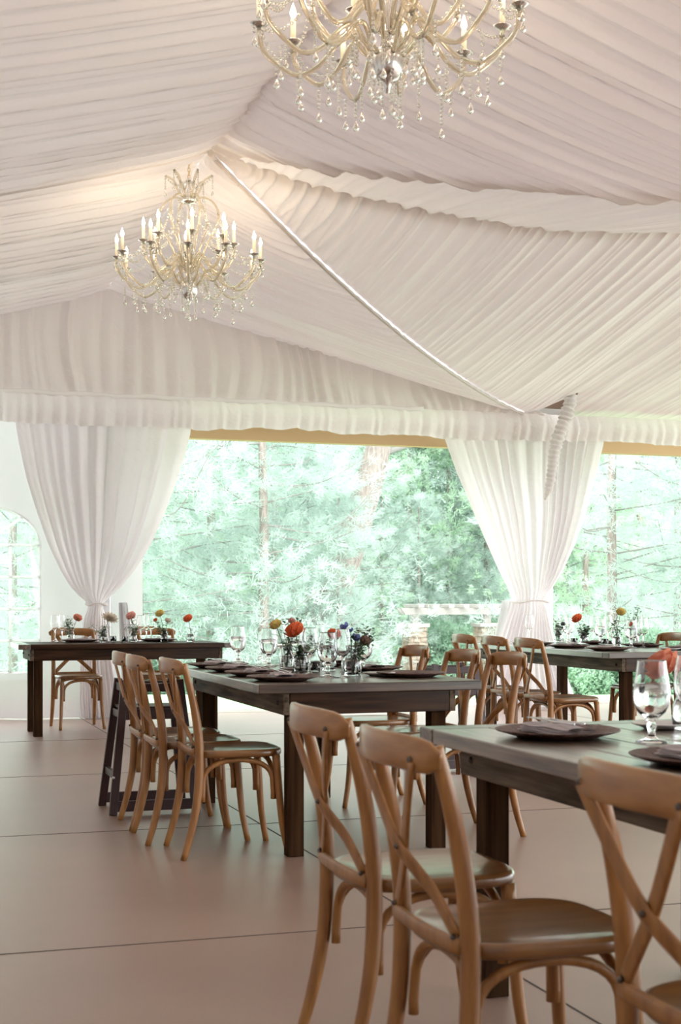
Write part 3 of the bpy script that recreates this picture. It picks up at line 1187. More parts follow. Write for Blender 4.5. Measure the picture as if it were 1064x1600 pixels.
def glass_profile(kind):
    if kind == 'goblet':
        outer = [(0.040, 0.0), (0.041, 0.003), (0.02, 0.008), (0.010, 0.016), (0.009, 0.03), (0.013, 0.042), (0.009, 0.052), (0.016, 0.06), (0.036, 0.078), (0.046, 0.10), (0.048, 0.125), (0.044, 0.155), (0.037, 0.195), (0.036, 0.21)]
        inner = [(0.0345, 0.21), (0.0355, 0.195), (0.0425, 0.155), (0.0465, 0.125), (0.0445, 0.10), (0.034, 0.08), (0.015, 0.068), (0.0, 0.066)]
    elif kind == 'wine':
        outer = [(0.036, 0.0), (0.037, 0.002), (0.012, 0.006), (0.0045, 0.015), (0.004, 0.05), (0.004, 0.088), (0.010, 0.096), (0.028, 0.112), (0.038, 0.135), (0.040, 0.155), (0.037, 0.19), (0.031, 0.228)]
        inner = [(0.0298, 0.228), (0.0358, 0.19), (0.0387, 0.155), (0.0367, 0.135), (0.0265, 0.1135), (0.0085, 0.099), (0.0, 0.098)]
    elif kind == 'flute':
        outer = [(0.031, 0.0), (0.032, 0.002), (0.008, 0.006), (0.0042, 0.02), (0.004, 0.075), (0.009, 0.085), (0.020, 0.11), (0.025, 0.15), (0.024, 0.20), (0.022, 0.235)]
        inner = [(0.0208, 0.235), (0.0228, 0.20), (0.0238, 0.15), (0.0187, 0.111), (0.0075, 0.0885), (0.0, 0.0875)]
    else:  # tumbler vase
        outer = [(0.026, 0.0), (0.032, 0.004), (0.035, 0.03), (0.033, 0.055), (0.023, 0.078), (0.020, 0.095), (0.026, 0.115)]
        inner = [(0.0245, 0.115), (0.0182, 0.095), (0.0212, 0.078), (0.031, 0.055), (0.033, 0.03), (0.029, 0.008), (0.0, 0.007)]
    rr, zz = outer[-1]
    ri, _ = inner[0]
    outer = outer[:-1] + [(rr, zz - 0.003), (rr, zz - 0.0006)]
    inner = [(ri, zz - 0.0006), (ri, zz - 0.003)] + inner[1:]
    outer = outer[:1] + [(outer[1][0], 0.0008)] + outer[1:]
    return outer + [((rr + ri) / 2, zz)] + inner


def make_glass(kind, name):
    r = empty(name)
    MB().lathe([(0, 0)] + glass_profile(kind), 28).build('glass_body', M['glass'], r)
    if kind == 'goblet':
        MB().lathe([(0, 0.0672), (0.0145, 0.069), (0.0335, 0.0812), (0.0440, 0.101), (0.0459, 0.125), (0.0430, 0.15), (0.0, 0.15)], 28).build('water', M['water'], r)
    if kind == 'vase':
        MB().lathe([(0, 0.0078), (0.0285, 0.009), (0.0324, 0.03), (0.0304, 0.055), (0.026, 0.067), (0.0, 0.067)], 24).build('water', M['water'], r)
    return r


P_ch, P_nap, P_sau = Proto(make_charger()), Proto(make_napkin()), Proto(make_saucer())
P_gob, P_wine, P_fl, P_vase = Proto(make_glass('goblet', 'water_goblet')), Proto(make_glass('wine', 'wine_glass')), Proto(make_glass('flute', 'champagne_flute')), Proto(make_glass('vase', 'bud_vase'))


def setting(u, v, rz, where, napkin=True, grp=None):
    P_ch.place((u, v, ZT + 0.001), rz, 'brown woven charger plate ' + where, 'plate', grp and 'chargers on the ' + grp)
    if napkin:
        P_nap.place((u, v, ZT + 0.0145), rz, 'folded pale napkin on the charger ' + where, 'napkin', grp and 'napkins on the ' + grp)


# near table
setting(1.715, 3.42, R(8), 'at the far corner of the near table', True, 'near table')
setting(1.745, 2.76, R(5), 'on the near table at the right edge', True, 'near table')
# middle table
ords = ['nearest on the left of the middle table', 'second along the left of the middle table', 'third along the left of the middle table', 'farthest on the left of the middle table']
for k in range(4):
    setting(1.735, 6.20 + 0.43 * k, R(4 * k - 5), ords[k], True, 'middle table')
ords = ['at the near right corner of the middle table', 'second along the right of the middle table', 'farthest on the right of the middle table']
for k in range(3):
    setting(2.40, 6.32 + 0.58 * k, PI, ords[k], k > 0, 'middle table')
# far right table
ords = ['nearest on the left of the far right table', 'second along the left of the far right table', 'third along the left of the far right table']
for k in range(3):
    setting(4.98, 9.12 + 0.62 * k, 0, ords[k], True, 'far right table')
ords = ['nearest on the right of the far right table', 'second along the right of the far right table', 'third along the right of the far right table']
for k in range(3):
    setting(5.62, 9.10 + 0.66 * k, PI, ords[k], True, 'far right table')
# left table
setting(1.64, 12.33, R(90), 'on the far left table before the left chair', True, 'far left table')
setting(2.32, 12.33, R(90), 'on the far left table before the right chair', True, 'far left table')

for (u, v), lab in [((2.10, 3.55), 'small white side plate on the near table behind the goblet'),
                    (at(622 - 30, 1056, ZT), 'small white side plate at the near edge of the middle table'),
                    ((2.02, 7.0), 'small white side plate in the middle of the middle table'),
                    ((5.42, 9.02), 'small white side plate on the near right of the far right table'),
                    ((5.22, 9.55), 'small white side plate among the glasses of the far right table')]:
    P_sau.place((u, v, ZT + 0.001), 0, lab, 'plate', 'small side plates')

GL = [
    (P_gob, 1018, 1160, 'water goblet with thick knobbed stem, biggest in view, on the near table', 'glass'),
    (P_wine, 1078, 1166, 'tall glass on the near table cut by the right edge', 'glass'),
    (P_gob, 420, 1042, 'round goblet on the middle table beside the second charger', 'glass'),
    (P_wine, 438, 1040, 'wine glass on the middle table under the yellow flower', 'glass'),
    (P_gob, 463, 1046, 'water goblet on the middle table in front of the large coral flower', 'glass'),
    (P_wine, 484, 1054, 'tall wine glass on the middle table beside the large coral flower', 'glass'),
    (P_gob, 512, 1058, 'water goblet at the near edge of the middle table', 'glass'),
    (P_wine, 535, 1059, 'tall wine glass at the near edge of the middle table by the blue flowers', 'glass'),
    (P_gob, 567, 1050, 'water goblet on the middle table by the mauve rose', 'glass'),
    (P_gob, 372, 1035, 'round goblet standing alone at the far left of the middle table', 'glass'),
    (P_fl, 500, 1046, 'slim flute in the middle of the middle table', 'glass'),
    (P_fl, 452, 1037, 'slim flute at the back of the middle table', 'glass'),
    (P_wine, 86, 1001.5, 'wine glass at the left end of the far left table', 'glass'),
    (P_fl, 97, 1002, 'flute beside the peach flower on the far left table', 'glass'),
    (P_wine, 220, 1002, 'wine glass in the middle of the far left table', 'glass'),
    (P_fl, 229, 1001.5, 'flute in the middle of the far left table', 'glass'),
    (P_wine, 236, 1002, 'wine glass by the yellow bouquet on the far left table', 'glass'),
    (P_wine, 880, 1003, 'wine glass at the far end of the far right table by the curtain', 'glass'),
    (P_gob, 888, 1002, 'water goblet left of the coral rose on the far right table', 'glass'),
    (P_wine, 928, 1005, 'wine glass right of the coral rose on the far right table', 'glass'),
    (P_gob, 938, 1007, 'water goblet in the middle of the far right table', 'glass'),
    (P_wine, 950, 1006, 'wine glass left of the yellow flower on the far right table', 'glass'),
    (P_gob, 986, 1012, 'water goblet at the near end of the far right table', 'glass'),
    (P_fl, 998, 1011, 'flute at the near end of the far right table', 'glass'),
    (P_wine, 1005, 1012, 'wine glass nearest the far side chair on the far right table', 'glass'),
    (P_wine, 827, 1000.5, 'lone wine glass before the post curtain at the end of the far right table', 'glass'),
]
for pr, px, py, lab, cat in GL:
    u, v = at(px, py, ZT)
    pr.place((u, v, ZT + 0.0005), rng.uniform(0, 6), lab, cat, 'glassware on the tables')


# ------------------------------------------------------------------ flowers
def bloom(b, c, r, kind, tilt=(0, 0)):
    c = Vector(c)
    rot = Matrix.Rotation(tilt[0], 3, 'X') @ Matrix.Rotation(tilt[1], 3, 'Y')
    rr = random.Random(int(r * 1e5) + int(c.x * 100))
    if kind == 'dahlia':
        layers = [(14, 1.0, 0.10), (14, 0.92, 0.35), (12, 0.8, 0.65), (10, 0.62, 0.95), (7, 0.42, 1.2)]
        wd = 0.20
    elif kind == 'bell':
        layers = [(5, 1.0, 0.25), (5, 0.6, 0.9)]
        wd = 0.5
    else:
        layers = [(7, 0.95, 0.1), (8, 1.0, 0.4), (8, 0.95, 0.7), (7, 0.88, 0.95), (6, 0.78, 1.15), (5, 0.68, 1.3), (4, 0.55, 1.45)]
        wd = 0.48
    for li, (n, sc, el) in enumerate(layers):
        for k in range(n):
            th = 2 * PI * (k + 0.5 * (li % 2)) / n + rr.uniform(-0.1, 0.1)
            d = Vector((math.cos(th), math.sin(th), 0))
            sd = Vector((-math.sin(th), math.cos(th), 0))
            vs, fs = [], []
            for i in range(4):
                t = i / 3
                ang = el + 0.5 * t if kind != 'dahlia' else el
                out = d * (math.cos(ang) * r * sc * t) + Vector((0, 0, math.sin(ang) * r * sc * t * 1.05 - 0.35 * r))
                w_ = r * wd * math.sin(PI * (0.15 + 0.72 * t)) * (1.0 if kind != 'dahlia' else 0.9)
                for q in (-1, 0, 1):
                    p = out + sd * (q * w_) + (d * (-0.10 * r) if q == 0 else Vector()) * (-1 if t > 0.8 else 1) * 0.6
                    vs.append(c + rot @ p)
            for i in range(3):
                for q in range(2):
                    a = i * 3 + q
                    fs.append((a, a + 1, a + 4, a + 3))
            b.add(vs, fs)


def leaf(b, p, d, L, w_):
    p, d = Vector(p), Vector(d).normalized()
    sd = d.cross(Vector((0, 0, 1)))
    sd = sd.normalized() if sd.length > 1e-3 else Vector((1, 0, 0))
    vs = []
    for i in range(5):
        t = i / 4
        c = p + d * L * t + Vector((0, 0, -0.25 * L * t * t))
        ww = w_ * math.sin(PI * (0.08 + 0.88 * t))
        vs += [c - sd * ww, c + Vector((0, 0, -0.12 * w_)), c + sd * ww]
    fs = []
    for i in range(4):
        for q in range(2):
            a = i * 3 + q
            fs.append((a, a + 1, a + 4, a + 3))
    b.add(vs, fs)


def flower(name, base, head, r, kind, m, label, grp='flowers in the bud vases', leaves=3, tilt=None):
    """cut flower: stem from base to head, bloom, leaves"""
    root = empty(name, base)
    B, Hh = Vector((0, 0, 0)), Vector(head) - Vector(base)
    mid = B.lerp(Hh, 0.5) + Vector((0.3 * Hh.x * -0.5, 0.3 * Hh.y * -0.5, 0.01))
    p = catmull([B, mid, Hh], 5)
    MB().tube(p, [0.0022] * len(p), 6).build('stem', M['stem'], root)
    b = MB()
    tl = tilt or (-0.5, 0.4 * (1 if Hh.x > 0 else -1))
    bloom(b, Hh, r * 1.45, kind, tl)
    b.build('bloom', m, root)
    if leaves:
        b = MB()
        for k in range(leaves):
            t = 0.45 + 0.4 * k / max(1, leaves)
            q = p[int(t * (len(p) - 1))]
            th = rng.uniform(0, 2 * PI)
            leaf(b, q, (math.cos(th), math.sin(th), 0.5), rng.uniform(0.035, 0.06), 0.012)
        b.build('leaf', M['leaf'], root)
    tag(root, label, 'flower', grp)
    return root


def sprig(base, top, n, label, m='sprig', spread=0.075, size=0.021, grp='greenery in the bud vases'):
    root = empty('greenery_sprig', base)
    Hh = Vector(top) - Vector(base)
    st, lf = MB(), MB()
    rr = random.Random(int(abs(base[0] * 1000)) + n)
    for k in range(4):
        e = Hh + Vector((rr.uniform(-spread, spread), rr.uniform(-spread, spread), rr.uniform(-0.05, 0.02)))
        p = catmull([Vector((0, 0, 0)), Hh * 0.45 + (e - Hh) * 0.15, e], 6)
        st.tube(p, 0.0012, 5)
        for i in range(n // 2):
            q = p[rr.randint(len(p) // 3, len(p) - 1)] + Vector((rr.uniform(-1, 1), rr.uniform(-1, 1), rr.uniform(-1, 1))) * 0.02
            th = rr.uniform(0, 2 * PI)
            leaf(lf, q, (math.cos(th), math.sin(th), rr.uniform(-0.3, 0.8)), size * rr.uniform(0.8, 1.8), size * 0.35)
    st.build('stem', M['stem'], root)
    lf.build('leaf', M[m], root)
    tag(root, label, 'greenery', grp)
    return root


def vase_at(px, py, lab, s=1.0):
    u, v = at(px, py, ZT)
    P_vase.place((u, v, ZT + 0.0005), rng.uniform(0, 6), lab, 'vase', 'clear bud vases', s)
    return u, v


def head_px(u, v, px, py):
    """a point at the depth of (u, v), moved sideways and up to suit the photo"""
    Y = u * ST + v * CT
    a, b = ux(px, Y)
    return (a, b, EYE + (HOR - py) * Y / F)


def arrangement(vx, vy, where, blooms, green=None, s=1.0, gm='sprig'):
    u, v = vase_at(vx, vy, 'clear glass bud vase ' + where, s)
    base = (u, v, ZT + 0.012)
    for px, py, r, kind, m, nm, lab in blooms:
        flower(nm, (u + rng.uniform(-0.006, 0.006), v, ZT + 0.014), head_px(u, v, px, py), r, kind, M[m], lab)
    if green:
        gx, gy, n, lab = green
        sprig((u, v, ZT + 0.016), head_px(u, v, gx, gy), n, lab, gm)


# far left table
arrangement(111, 1003, 'with the peach flower on the far left table', [(121, 966, 0.036, 'rose', 'peach', 'ranunculus', 'peach round flower at the left of the far left table')],
            (104, 968, 90, 'feathery pale greenery beside the peach flower'))
arrangement(162, 1004, 'with the cream dahlia on the far left table', [(173, 963, 0.052, 'dahlia', 'cream', 'dahlia', 'large cream dahlia on the far left table'), ],
            (155, 975, 90, 'thin greenery under the cream dahlia'))
arrangement(208, 1003, 'with the pink flower on the far left table', [(205, 963, 0.040, 'rose', 'pink', 'ranunculus', 'pink round flower in the middle of the far left table')],
            (212, 972, 90, 'greenery under the pink flower'))
arrangement(257, 1003, 'with the yellow flowers on the far left table', [(250, 959, 0.036, 'rose', 'yellow', 'freesia', 'pale yellow flower on the far left table'), (262, 970, 0.024, 'rose', 'cream', 'freesia', 'small cream flower under the pale yellow one'), (243, 969, 0.018, 'rose', 'coral', 'ranunculus', 'small coral bud by the pale yellow flower')],
            (256, 976, 80, 'green leaves under the pale yellow flower'), gm='leaf')
arrangement(298, 1003, 'at the right end of the far left table', [(294, 967, 0.038, 'rose', 'coral', 'ranunculus', 'single coral flower at the right end of the far left table')], None, 1.0)
# middle table
arrangement(449, 1047, 'under the yellow flower of the middle table', [(431, 977, 0.030, 'rose', 'yellow', 'ranunculus', 'yellow flower leaning left on the middle table'), (456, 971, 0.018, 'rose', 'pink', 'freesia', 'small pink flower above the large coral one')],
            (452, 968, 80, 'tall thin greenery at the back of the middle table'), 1.1)
arrangement(470, 1050, 'under the large coral flower of the middle table', [(461, 986, 0.045, 'rose', 'coral', 'ranunculus', 'large coral flower on the middle table')],
            (462, 998, 120, 'dark green leaves below the large coral flower'), 1.1, 'leaf')
arrangement(514, 1048, 'with the half hidden coral flower of the middle table', [(521, 992, 0.030, 'rose', 'coral', 'ranunculus', 'coral flower half hidden by wine glasses on the middle table')],
            (508, 1000, 80, 'greenery left of the half hidden coral flower'), 1.1, 'leaf')
arrangement(551, 1056, 'with the blue flowers of the middle table', [(538, 979, 0.022, 'bell', 'blue', 'delphinium', 'upper blue flower on the middle table'), (556, 997, 0.022, 'bell', 'blue', 'delphinium', 'lower blue flower on the middle table'), (571, 1002, 0.026, 'rose', 'mauve', 'rose', 'dusky mauve rose on the middle table'), (548, 985, 0.014, 'bell', 'blue', 'delphinium', 'small blue bud between the blue flowers')],
            (562, 985, 160, 'leafy greenery around the blue flowers'), 1.25)
# far right table
arrangement(912, 1006, 'with the coral rose of the far right table', [(902, 967, 0.042, 'rose', 'coral', 'rose', 'coral rose on the far right table')],
            (915, 975, 160, 'bushy dark greenery beside the coral rose'), 1.1, 'leaf')
arrangement(963, 1010, 'with the yellow flower of the far right table', [(970, 957, 0.034, 'rose', 'yellow', 'ranunculus', 'tall yellow flower on the far right table')],
            (966, 972, 60, 'broad green leaves under the tall yellow flower'), 1.1, 'leaf')
arrangement(990, 1009, 'with the small coral bud of the far right table', [(986, 976, 0.022, 'rose', 'coral', 'ranunculus', 'small coral bud on the far right table')],
            (992, 952, 60, 'tall thin greenery behind the small coral bud'), 1.1, 'leaf')
arrangement(872, 1003, 'at the far end of the far right table', [(880, 975, 0.018, 'rose', 'cream', 'freesia', 'small cream flower beside the post curtain')],
            (874, 972, 120, 'pale greenery beside the post curtain'), 1.1)
# near table
arrangement(1074, 1140, 'on the near table by the right edge', [(1036, 1042, 0.048, 'rose', 'peach', 'rose', 'large blurred orange rose on the near table')], None, 1.25)


def make_votive():
    r = empty('votive_holder')
    MB().lathe([(0, 0), (0.024, 0.0), (0.027, 0.006), (0.028, 0.05), (0.0262, 0.05), (0.025, 0.009), (0.0, 0.008)], 24).build('glass_cup', M['glass'], r)
    MB().lathe([(0, 0.0085), (0.023, 0.0085), (0.023, 0.026), (0.0, 0.026)], 20).build('candle', M['china'], r)
    return r


P_vot = Proto(make_votive())
for px, py, lab in [(177, 1003, 'small glass votive right of the cream dahlia'), (195, 1004, 'small glass votive left of the pink flower'),
                    (492, 1050, 'small glass votive in the middle of the middle table'), (470, 1040, 'small glass votive at the back of the middle table'),
                    (897, 1007, 'small glass votive under the coral rose'), (945, 1008, 'small glass votive among the far right goblets')]:
    u, v = at(px, py, ZT)
    P_vot.place((u, v, ZT + 0.0005), 0, lab, 'candle holder', 'small votive holders')


# ------------------------------------------------------------------ chandeliers
def make_chandelier():
    """hangs from z = 0 downwards"""
    r = empty('chandelier')
    rr = random.Random(3)
    ztop = 4.12

    def Z(z):
        return z - ztop
    # chain
    b = MB()
    for k in range(9):
        z = Z(4.10 - k * 0.0235)
        c = Vector((0, 0, z))
        pts = []
        for q in np.linspace(0, 2 * PI, 13):
            a, h = 0.009 * math.cos(q), 0.017 * math.sin(q)
            pts.append(c + (Vector((a, 0, h)) if k % 2 else Vector((0, a, h))))
        b.tube(pts, 0.0024, 5, caps=False)
    b.build('chain', M['brass'], r)
    MB().tube(catmull([(0, 0, Z(4.12)), (0.05, 0.03, Z(4.10)), (0.02, 0.01, Z(3.99)), (0, 0, Z(3.93))], 6), 0.003, 6).build('cord', M['candle'], r)
    # stem
    MB().lathe([(0, Z(3.93)), (0.012, Z(3.925)), (0.020, Z(3.90)), (0.012, Z(3.87)), (0.022, Z(3.84)), (0.034, Z(3.82)), (0.030, Z(3.79)), (0.012, Z(3.775)), (0.010, Z(3.70)),
                (0.018, Z(3.66)), (0.010, Z(3.62)), (0.009, Z(3.50)), (0.020, Z(3.46)), (0.012, Z(3.42)), (0.010, Z(3.33)), (0.022, Z(3.28)), (0.03, Z(3.24)), (0.0, Z(3.22))], 16).build('stem', M['crystal'], r)
    MB().lathe([(0, Z(3.245)), (0.045, Z(3.24)), (0.062, Z(3.215)), (0.064, Z(3.19)), (0.055, Z(3.155)), (0.038, Z(3.13)), (0.018, Z(3.122)), (0.014, Z(3.10)), (0.006, Z(3.085)), (0, Z(3.08))], 28).build('hub_bowl', M['chrome'], r)
    MB().lathe([(0, Z(3.80)), (0.05, Z(3.795)), (0.055, Z(3.775)), (0.04, Z(3.76)), (0, Z(3.755))], 20).build('crown_plate', M['chrome'], r)

    def arm(th, R_, zc, z0, nm, amp):
        d = Vector((math.cos(th), math.sin(th), 0))

        def P(rad, z):
            v_ = d * rad
            return (v_.x, v_.y, Z(z))
        k = R_ / 0.49
        pts = catmull([P(0.045, z0), P(0.09 * k, z0 + 0.035), P(0.135 * k, z0 + 0.095 * amp), P(0.19 * k, z0 + 0.07 * amp), P(0.26 * k, z0 - 0.005),
                       P(0.345 * k, z0 - 0.035 * amp), P(0.43 * k, z0 + 0.02), P(0.48 * k, z0 + 0.5 * (zc - z0)), P(0.49 * k, zc)], 4)
        a = MB().tube(pts, 0.0098, 8).build(nm, M['tubeglass'], r)
        e = d * R_
        c0 = (e.x, e.y, Z(zc))
        MB().lathe([(0, 0.0), (0.012, 0.0), (0.034, 0.012), (0.036, 0.016), (0.02, 0.012), (0.012, 0.014), (0.0, 0.014)], 12, c0).build('drip_pan', M['chrome'], a)
        MB().lathe([(0, 0.012), (0.0105, 0.012), (0.0105, 0.105), (0.0, 0.105)], 10, c0).build('candle_sleeve', M['candle'], a)
        MB().lathe([(0, 0.104), (0.006, 0.106), (0.0115, 0.122), (0.0105, 0.135), (0.005, 0.150), (0.001, 0.163), (0, 0.165)], 10, c0).build('bulb', M['bulb'], a)
        return e

    def strand(p0, p1, sag, n, drop=True, size=0.0078):
        s_ = MB()
        p0, p1 = Vector(p0), Vector(p1)
        for i in range(n):
            t = (i + 0.5) / n
            p = p0.lerp(p1, t)
            p.z -= sag * math.sin(PI * t)
            s_.bead(p, size, size * 1.1, 6)
        return s_

    def pendant(p, n, drop=0.027, wd=0.0125):
        s_ = MB()
        p = Vector(p)
        for i in range(n):
            s_.bead(p - Vector((0, 0, 0.016 * i)), 0.0072, 0.0078, 6)
        q = p - Vector((0, 0, 0.016 * n))
        s_.lathe([(0, 0.0), (wd * 0.35, -drop * 0.3), (wd, -drop * 0.95), (wd * 0.8, -drop * 1.25), (0, -drop * 1.5)], 6, q)
        s_.build('crystal_drop', M['crystal'], r)

    outer = []
    n1 = 12
    for k in range(n1):
        th = 2 * PI * (k + 0.25) / n1
        alt = k % 2
        e = arm(th, 0.49 if not alt else 0.475, 3.36 + (0.02 if alt else 0), 3.205 + 0.02 * alt, 'arm', 1.0)
        outer.append((e, 3.36))
    inner = []
    for k in range(8):
        th = 2 * PI * (k + 0.6) / 8
        e = arm(th, 0.30, 3.49, 3.34, 'upper_arm', 0.8)
        inner.append((e, 3.49))
    # lyre cage
    for k in range(6):
        th = 2 * PI * (k + 0.5) / 6
        d = Vector((math.cos(th), math.sin(th), 0))
        pts = catmull([d * 0.045 + Vector((0, 0, Z(3.785))), d * 0.10 + Vector((0, 0, Z(3.80))), d * 0.165 + Vector((0, 0, Z(3.76))), d * 0.198 + Vector((0, 0, Z(3.68))),
                       d * 0.175 + Vector((0, 0, Z(3.59))), d * 0.125 + Vector((0, 0, Z(3.50))), d * 0.09 + Vector((0, 0, Z(3.41))), d * 0.05 + Vector((0, 0, Z(3.33))), d * 0.015 + Vector((0, 0, Z(3.30)))], 4)
        MB().tube(pts, 0.0075, 7).build('lyre_rod', M['tubeglass'], r)
        pts = catmull([d * 0.04 + Vector((0, 0, Z(3.80))), d * 0.075 + Vector((0, 0, Z(3.85))), d * 0.10 + Vector((0, 0, Z(3.91))), d * 0.155 + Vector((0, 0, Z(3.945)))], 5)
        MB().tube(pts, 0.007, 7).build('crown_rod', M['tubeglass'], r)
        tip = d * 0.158 + Vector((0, 0, Z(3.94)))
        pendant(tip, 6)
        strand(tip, Vector((0, 0, Z(3.92))), 0.05, 11).build('crystal_strand', M['crystal'], r)
        q = d * 0.19 + Vector((0, 0, Z(3.70)))
        e = inner[int((th / (2 * PI)) * 8) % 8][0]
        strand(q, (e.x, e.y, Z(3.50)), 0.05, 15).build('crystal_strand', M['crystal'], r)
        pendant(d * 0.11 + Vector((0, 0, Z(3.76))), 5)
    for k in range(n1):
        e, z = outer[k]
        e2, z2 = outer[(k + 1) % n1]
        strand((e.x, e.y, Z(z)), (e2.x, e2.y, Z(z2)), 0.075, 13).build('crystal_strand', M['crystal'], r)
        e3 = inner[(k * 8) // n1][0]
        strand((e.x, e.y, Z(z)), (e3.x, e3.y, Z(3.49)), 0.06, 14).build('crystal_strand', M['crystal'], r)
        d = e.normalized()
        sd = Vector((-d.y, d.x, 0))
        for q in (-1, 1):
            p = e + d * 0.012 + sd * 0.03 * q
            pendant((p.x, p.y, Z(z) + 0.008), rr.randint(1, 3))
        p = d * 0.34
        pendant((p.x, p.y, Z(3.165)), rr.randint(4, 8), 0.030, 0.014)
        p = d * 0.42 + sd * 0.015
        pendant((p.x, p.y, Z(3.19)), rr.randint(2, 5), 0.028, 0.013)
        p = d * 0.13 + sd * 0.02
        pendant((p.x, p.y, Z(3.26)), rr.randint(3, 7), 0.028, 0.013)
        p = d * 0.22 + sd * 0.02
        pendant((p.x, p.y, Z(3.19)), rr.randint(3, 7), 0.028, 0.013)
        p = d * 0.05
        if k % 2 == 0:
            pendant((p.x, p.y, Z(3.15)), rr.randint(4, 8), 0.030, 0.014)
    for k in range(8):
        e, z = inner[k]
        e2, z2 = inner[(k + 1) % 8]
        strand((e.x, e.y, Z(z)), (e2.x, e2.y, Z(z2)), 0.07, 11).build('crystal_strand', M['crystal'], r)
        pendant((e.x, e.y, Z(z) - 0.004), 3)
        strand((e.x, e.y, Z(z)), (e.x * 0.3, e.y * 0.3, Z(3.62)), 0.04, 12).build('crystal_strand', M['crystal'], r)
    return r


P_cd = Proto(make_chandelier())
P_cd.place((1.955, 9.30, 4.12), R(10), 'crystal chandelier hanging whole over the middle of the hall', 'chandelier', 'crystal chandeliers')
P_cd.place((1.80, 4.99, 4.055), R(24), 'larger looking crystal chandelier cut off by the top of the photo', 'chandelier', 'crystal chandeliers')

# ------------------------------------------------------------------ pergola outside
pg = empty('pergola')
Yp = 34.0
pu, pv = ux(648, Yp)
pg.location = (pu, pv, 0)
pg.rotation_euler = (0, 0, R(0))
sp = 1.86
gp = -1.22
for k in range(2):
    x = sp * k
    c = MB()
    rr_ = random.Random(k)
    z = gp
    row = 0
    while z < 0.44:
        h = rr_.uniform(0.07, 0.15)
        y_ = -0.23
        for side in range(4):
            a = -0.23
            while a < 0.22:
                L_ = min(rr_.uniform(0.12, 0.26), 0.23 - a + 0.001)
                o_ = rr_.uniform(0, 0.018)
                if side == 0:
                    c.box(x + a + .004, x + a + L_ - .004, -0.23 - o_, -0.1, z + .004, z + h - .004)
                elif side == 1:
                    c.box(x + a + .004, x + a + L_ - .004, 0.1, 0.23 + o_, z + .004, z + h - .004)
                elif side == 2:
                    c.box(x - 0.23 - o_, x - 0.1, a + .004, a + L_ - .004, z + .004, z + h - .004)
                else:
                    c.box(x + 0.1, x + 0.23 + o_, a + .004, a + L_ - .004, z + .004, z + h - .004)
                a += L_
        z += h
    c.box(x - 0.215, x + 0.215, -0.215, 0.215, gp, 0.45)
    c.build('stone_pillar', M['stone'], pg)
    MB().box(x - 0.28, x + 0.28, -0.28, 0.28, 0.47, 0.56).build('pillar_cap', M['white_timber'], pg, bevel=0.01)
    MB().box(x - 0.09, x + 0.09, -0.09, 0.09, 0.56, 0.80).build('timber_post', M['white_timber'], pg, bevel=0.01)
b = MB()
for y in (-0.14, 0.14):
    vs = [(-0.42, y - 0.04, 0.93), (-0.30, y - 0.04, 0.77), (3.0, y - 0.04, 0.77), (3.0, y - 0.04, 0.93)]
    vs += [(p[0], y + 0.04, p[2]) for p in vs]
    b.add(vs, [(0, 1, 2, 3), (7, 6, 5, 4), (0, 4, 5, 1), (1, 5, 6, 2), (2, 6, 7, 3), (3, 7, 4, 0)], False)
b.build('beam', M['white_timber'], pg)
for k in range(9):
    MB().box(-0.02 + k * 0.385 - 0.07, -0.02 + k * 0.385 + 0.07, -0.5, 0.5, 0.935, 1.02).build('rafter', M['white_timber'], pg, bevel=0.01)
tag(pg, 'whitewashed timber pergola on tan stone pillars outside the tent', 'pergola')


# ------------------------------------------------------------------ trees
def mesh_from_np(name, V, Fc, m, smooth=False):
    me = bpy.data.meshes.new(name)
    me.vertices.add(len(V))
    me.vertices.foreach_set('co', V.astype(np.float32).ravel())
    n, k = Fc.shape
    me.loops.add(n * k)
    me.loops.foreach_set('vertex_index', Fc.astype(np.int32).ravel())
    me.polygons.add(n)
    me.polygons.foreach_set('loop_start', np.arange(0, n * k, k, dtype=np.int32))
    me.polygons.foreach_set('loop_total', np.full(n, k, dtype=np.int32))
    me.update()
    me.validate()
    me.materials.append(m)
    return me


def needle_cloud(centers, dirs, per, L, wd, seed):
    """needle triangles fanning out around each tuft centre"""
    r = np.random.RandomState(seed)
    n = len(centers)
    C = np.repeat(centers, per, 0) + r.normal(0, 0.05, (n * per, 3))
    D = np.repeat(dirs, per, 0) * 0.9 + r.normal(0, 0.75, (n * per, 3))
    D /= np.linalg.norm(D, axis=1, keepdims=True) + 1e-6
    X = np.cross(D, r.normal(0, 1, D.shape))
    X /= np.linalg.norm(X, axis=1, keepdims=True) + 1e-6
    ln = L * r.uniform(0.6, 1.3, (n * per, 1))
    a = C - X * wd
    b = C + X * wd
    c = C + D * ln
    V = np.stack([a, b, c], 1).reshape(-1, 3)
    Fc = np.arange(len(V)).reshape(-1, 3)
    return V, Fc


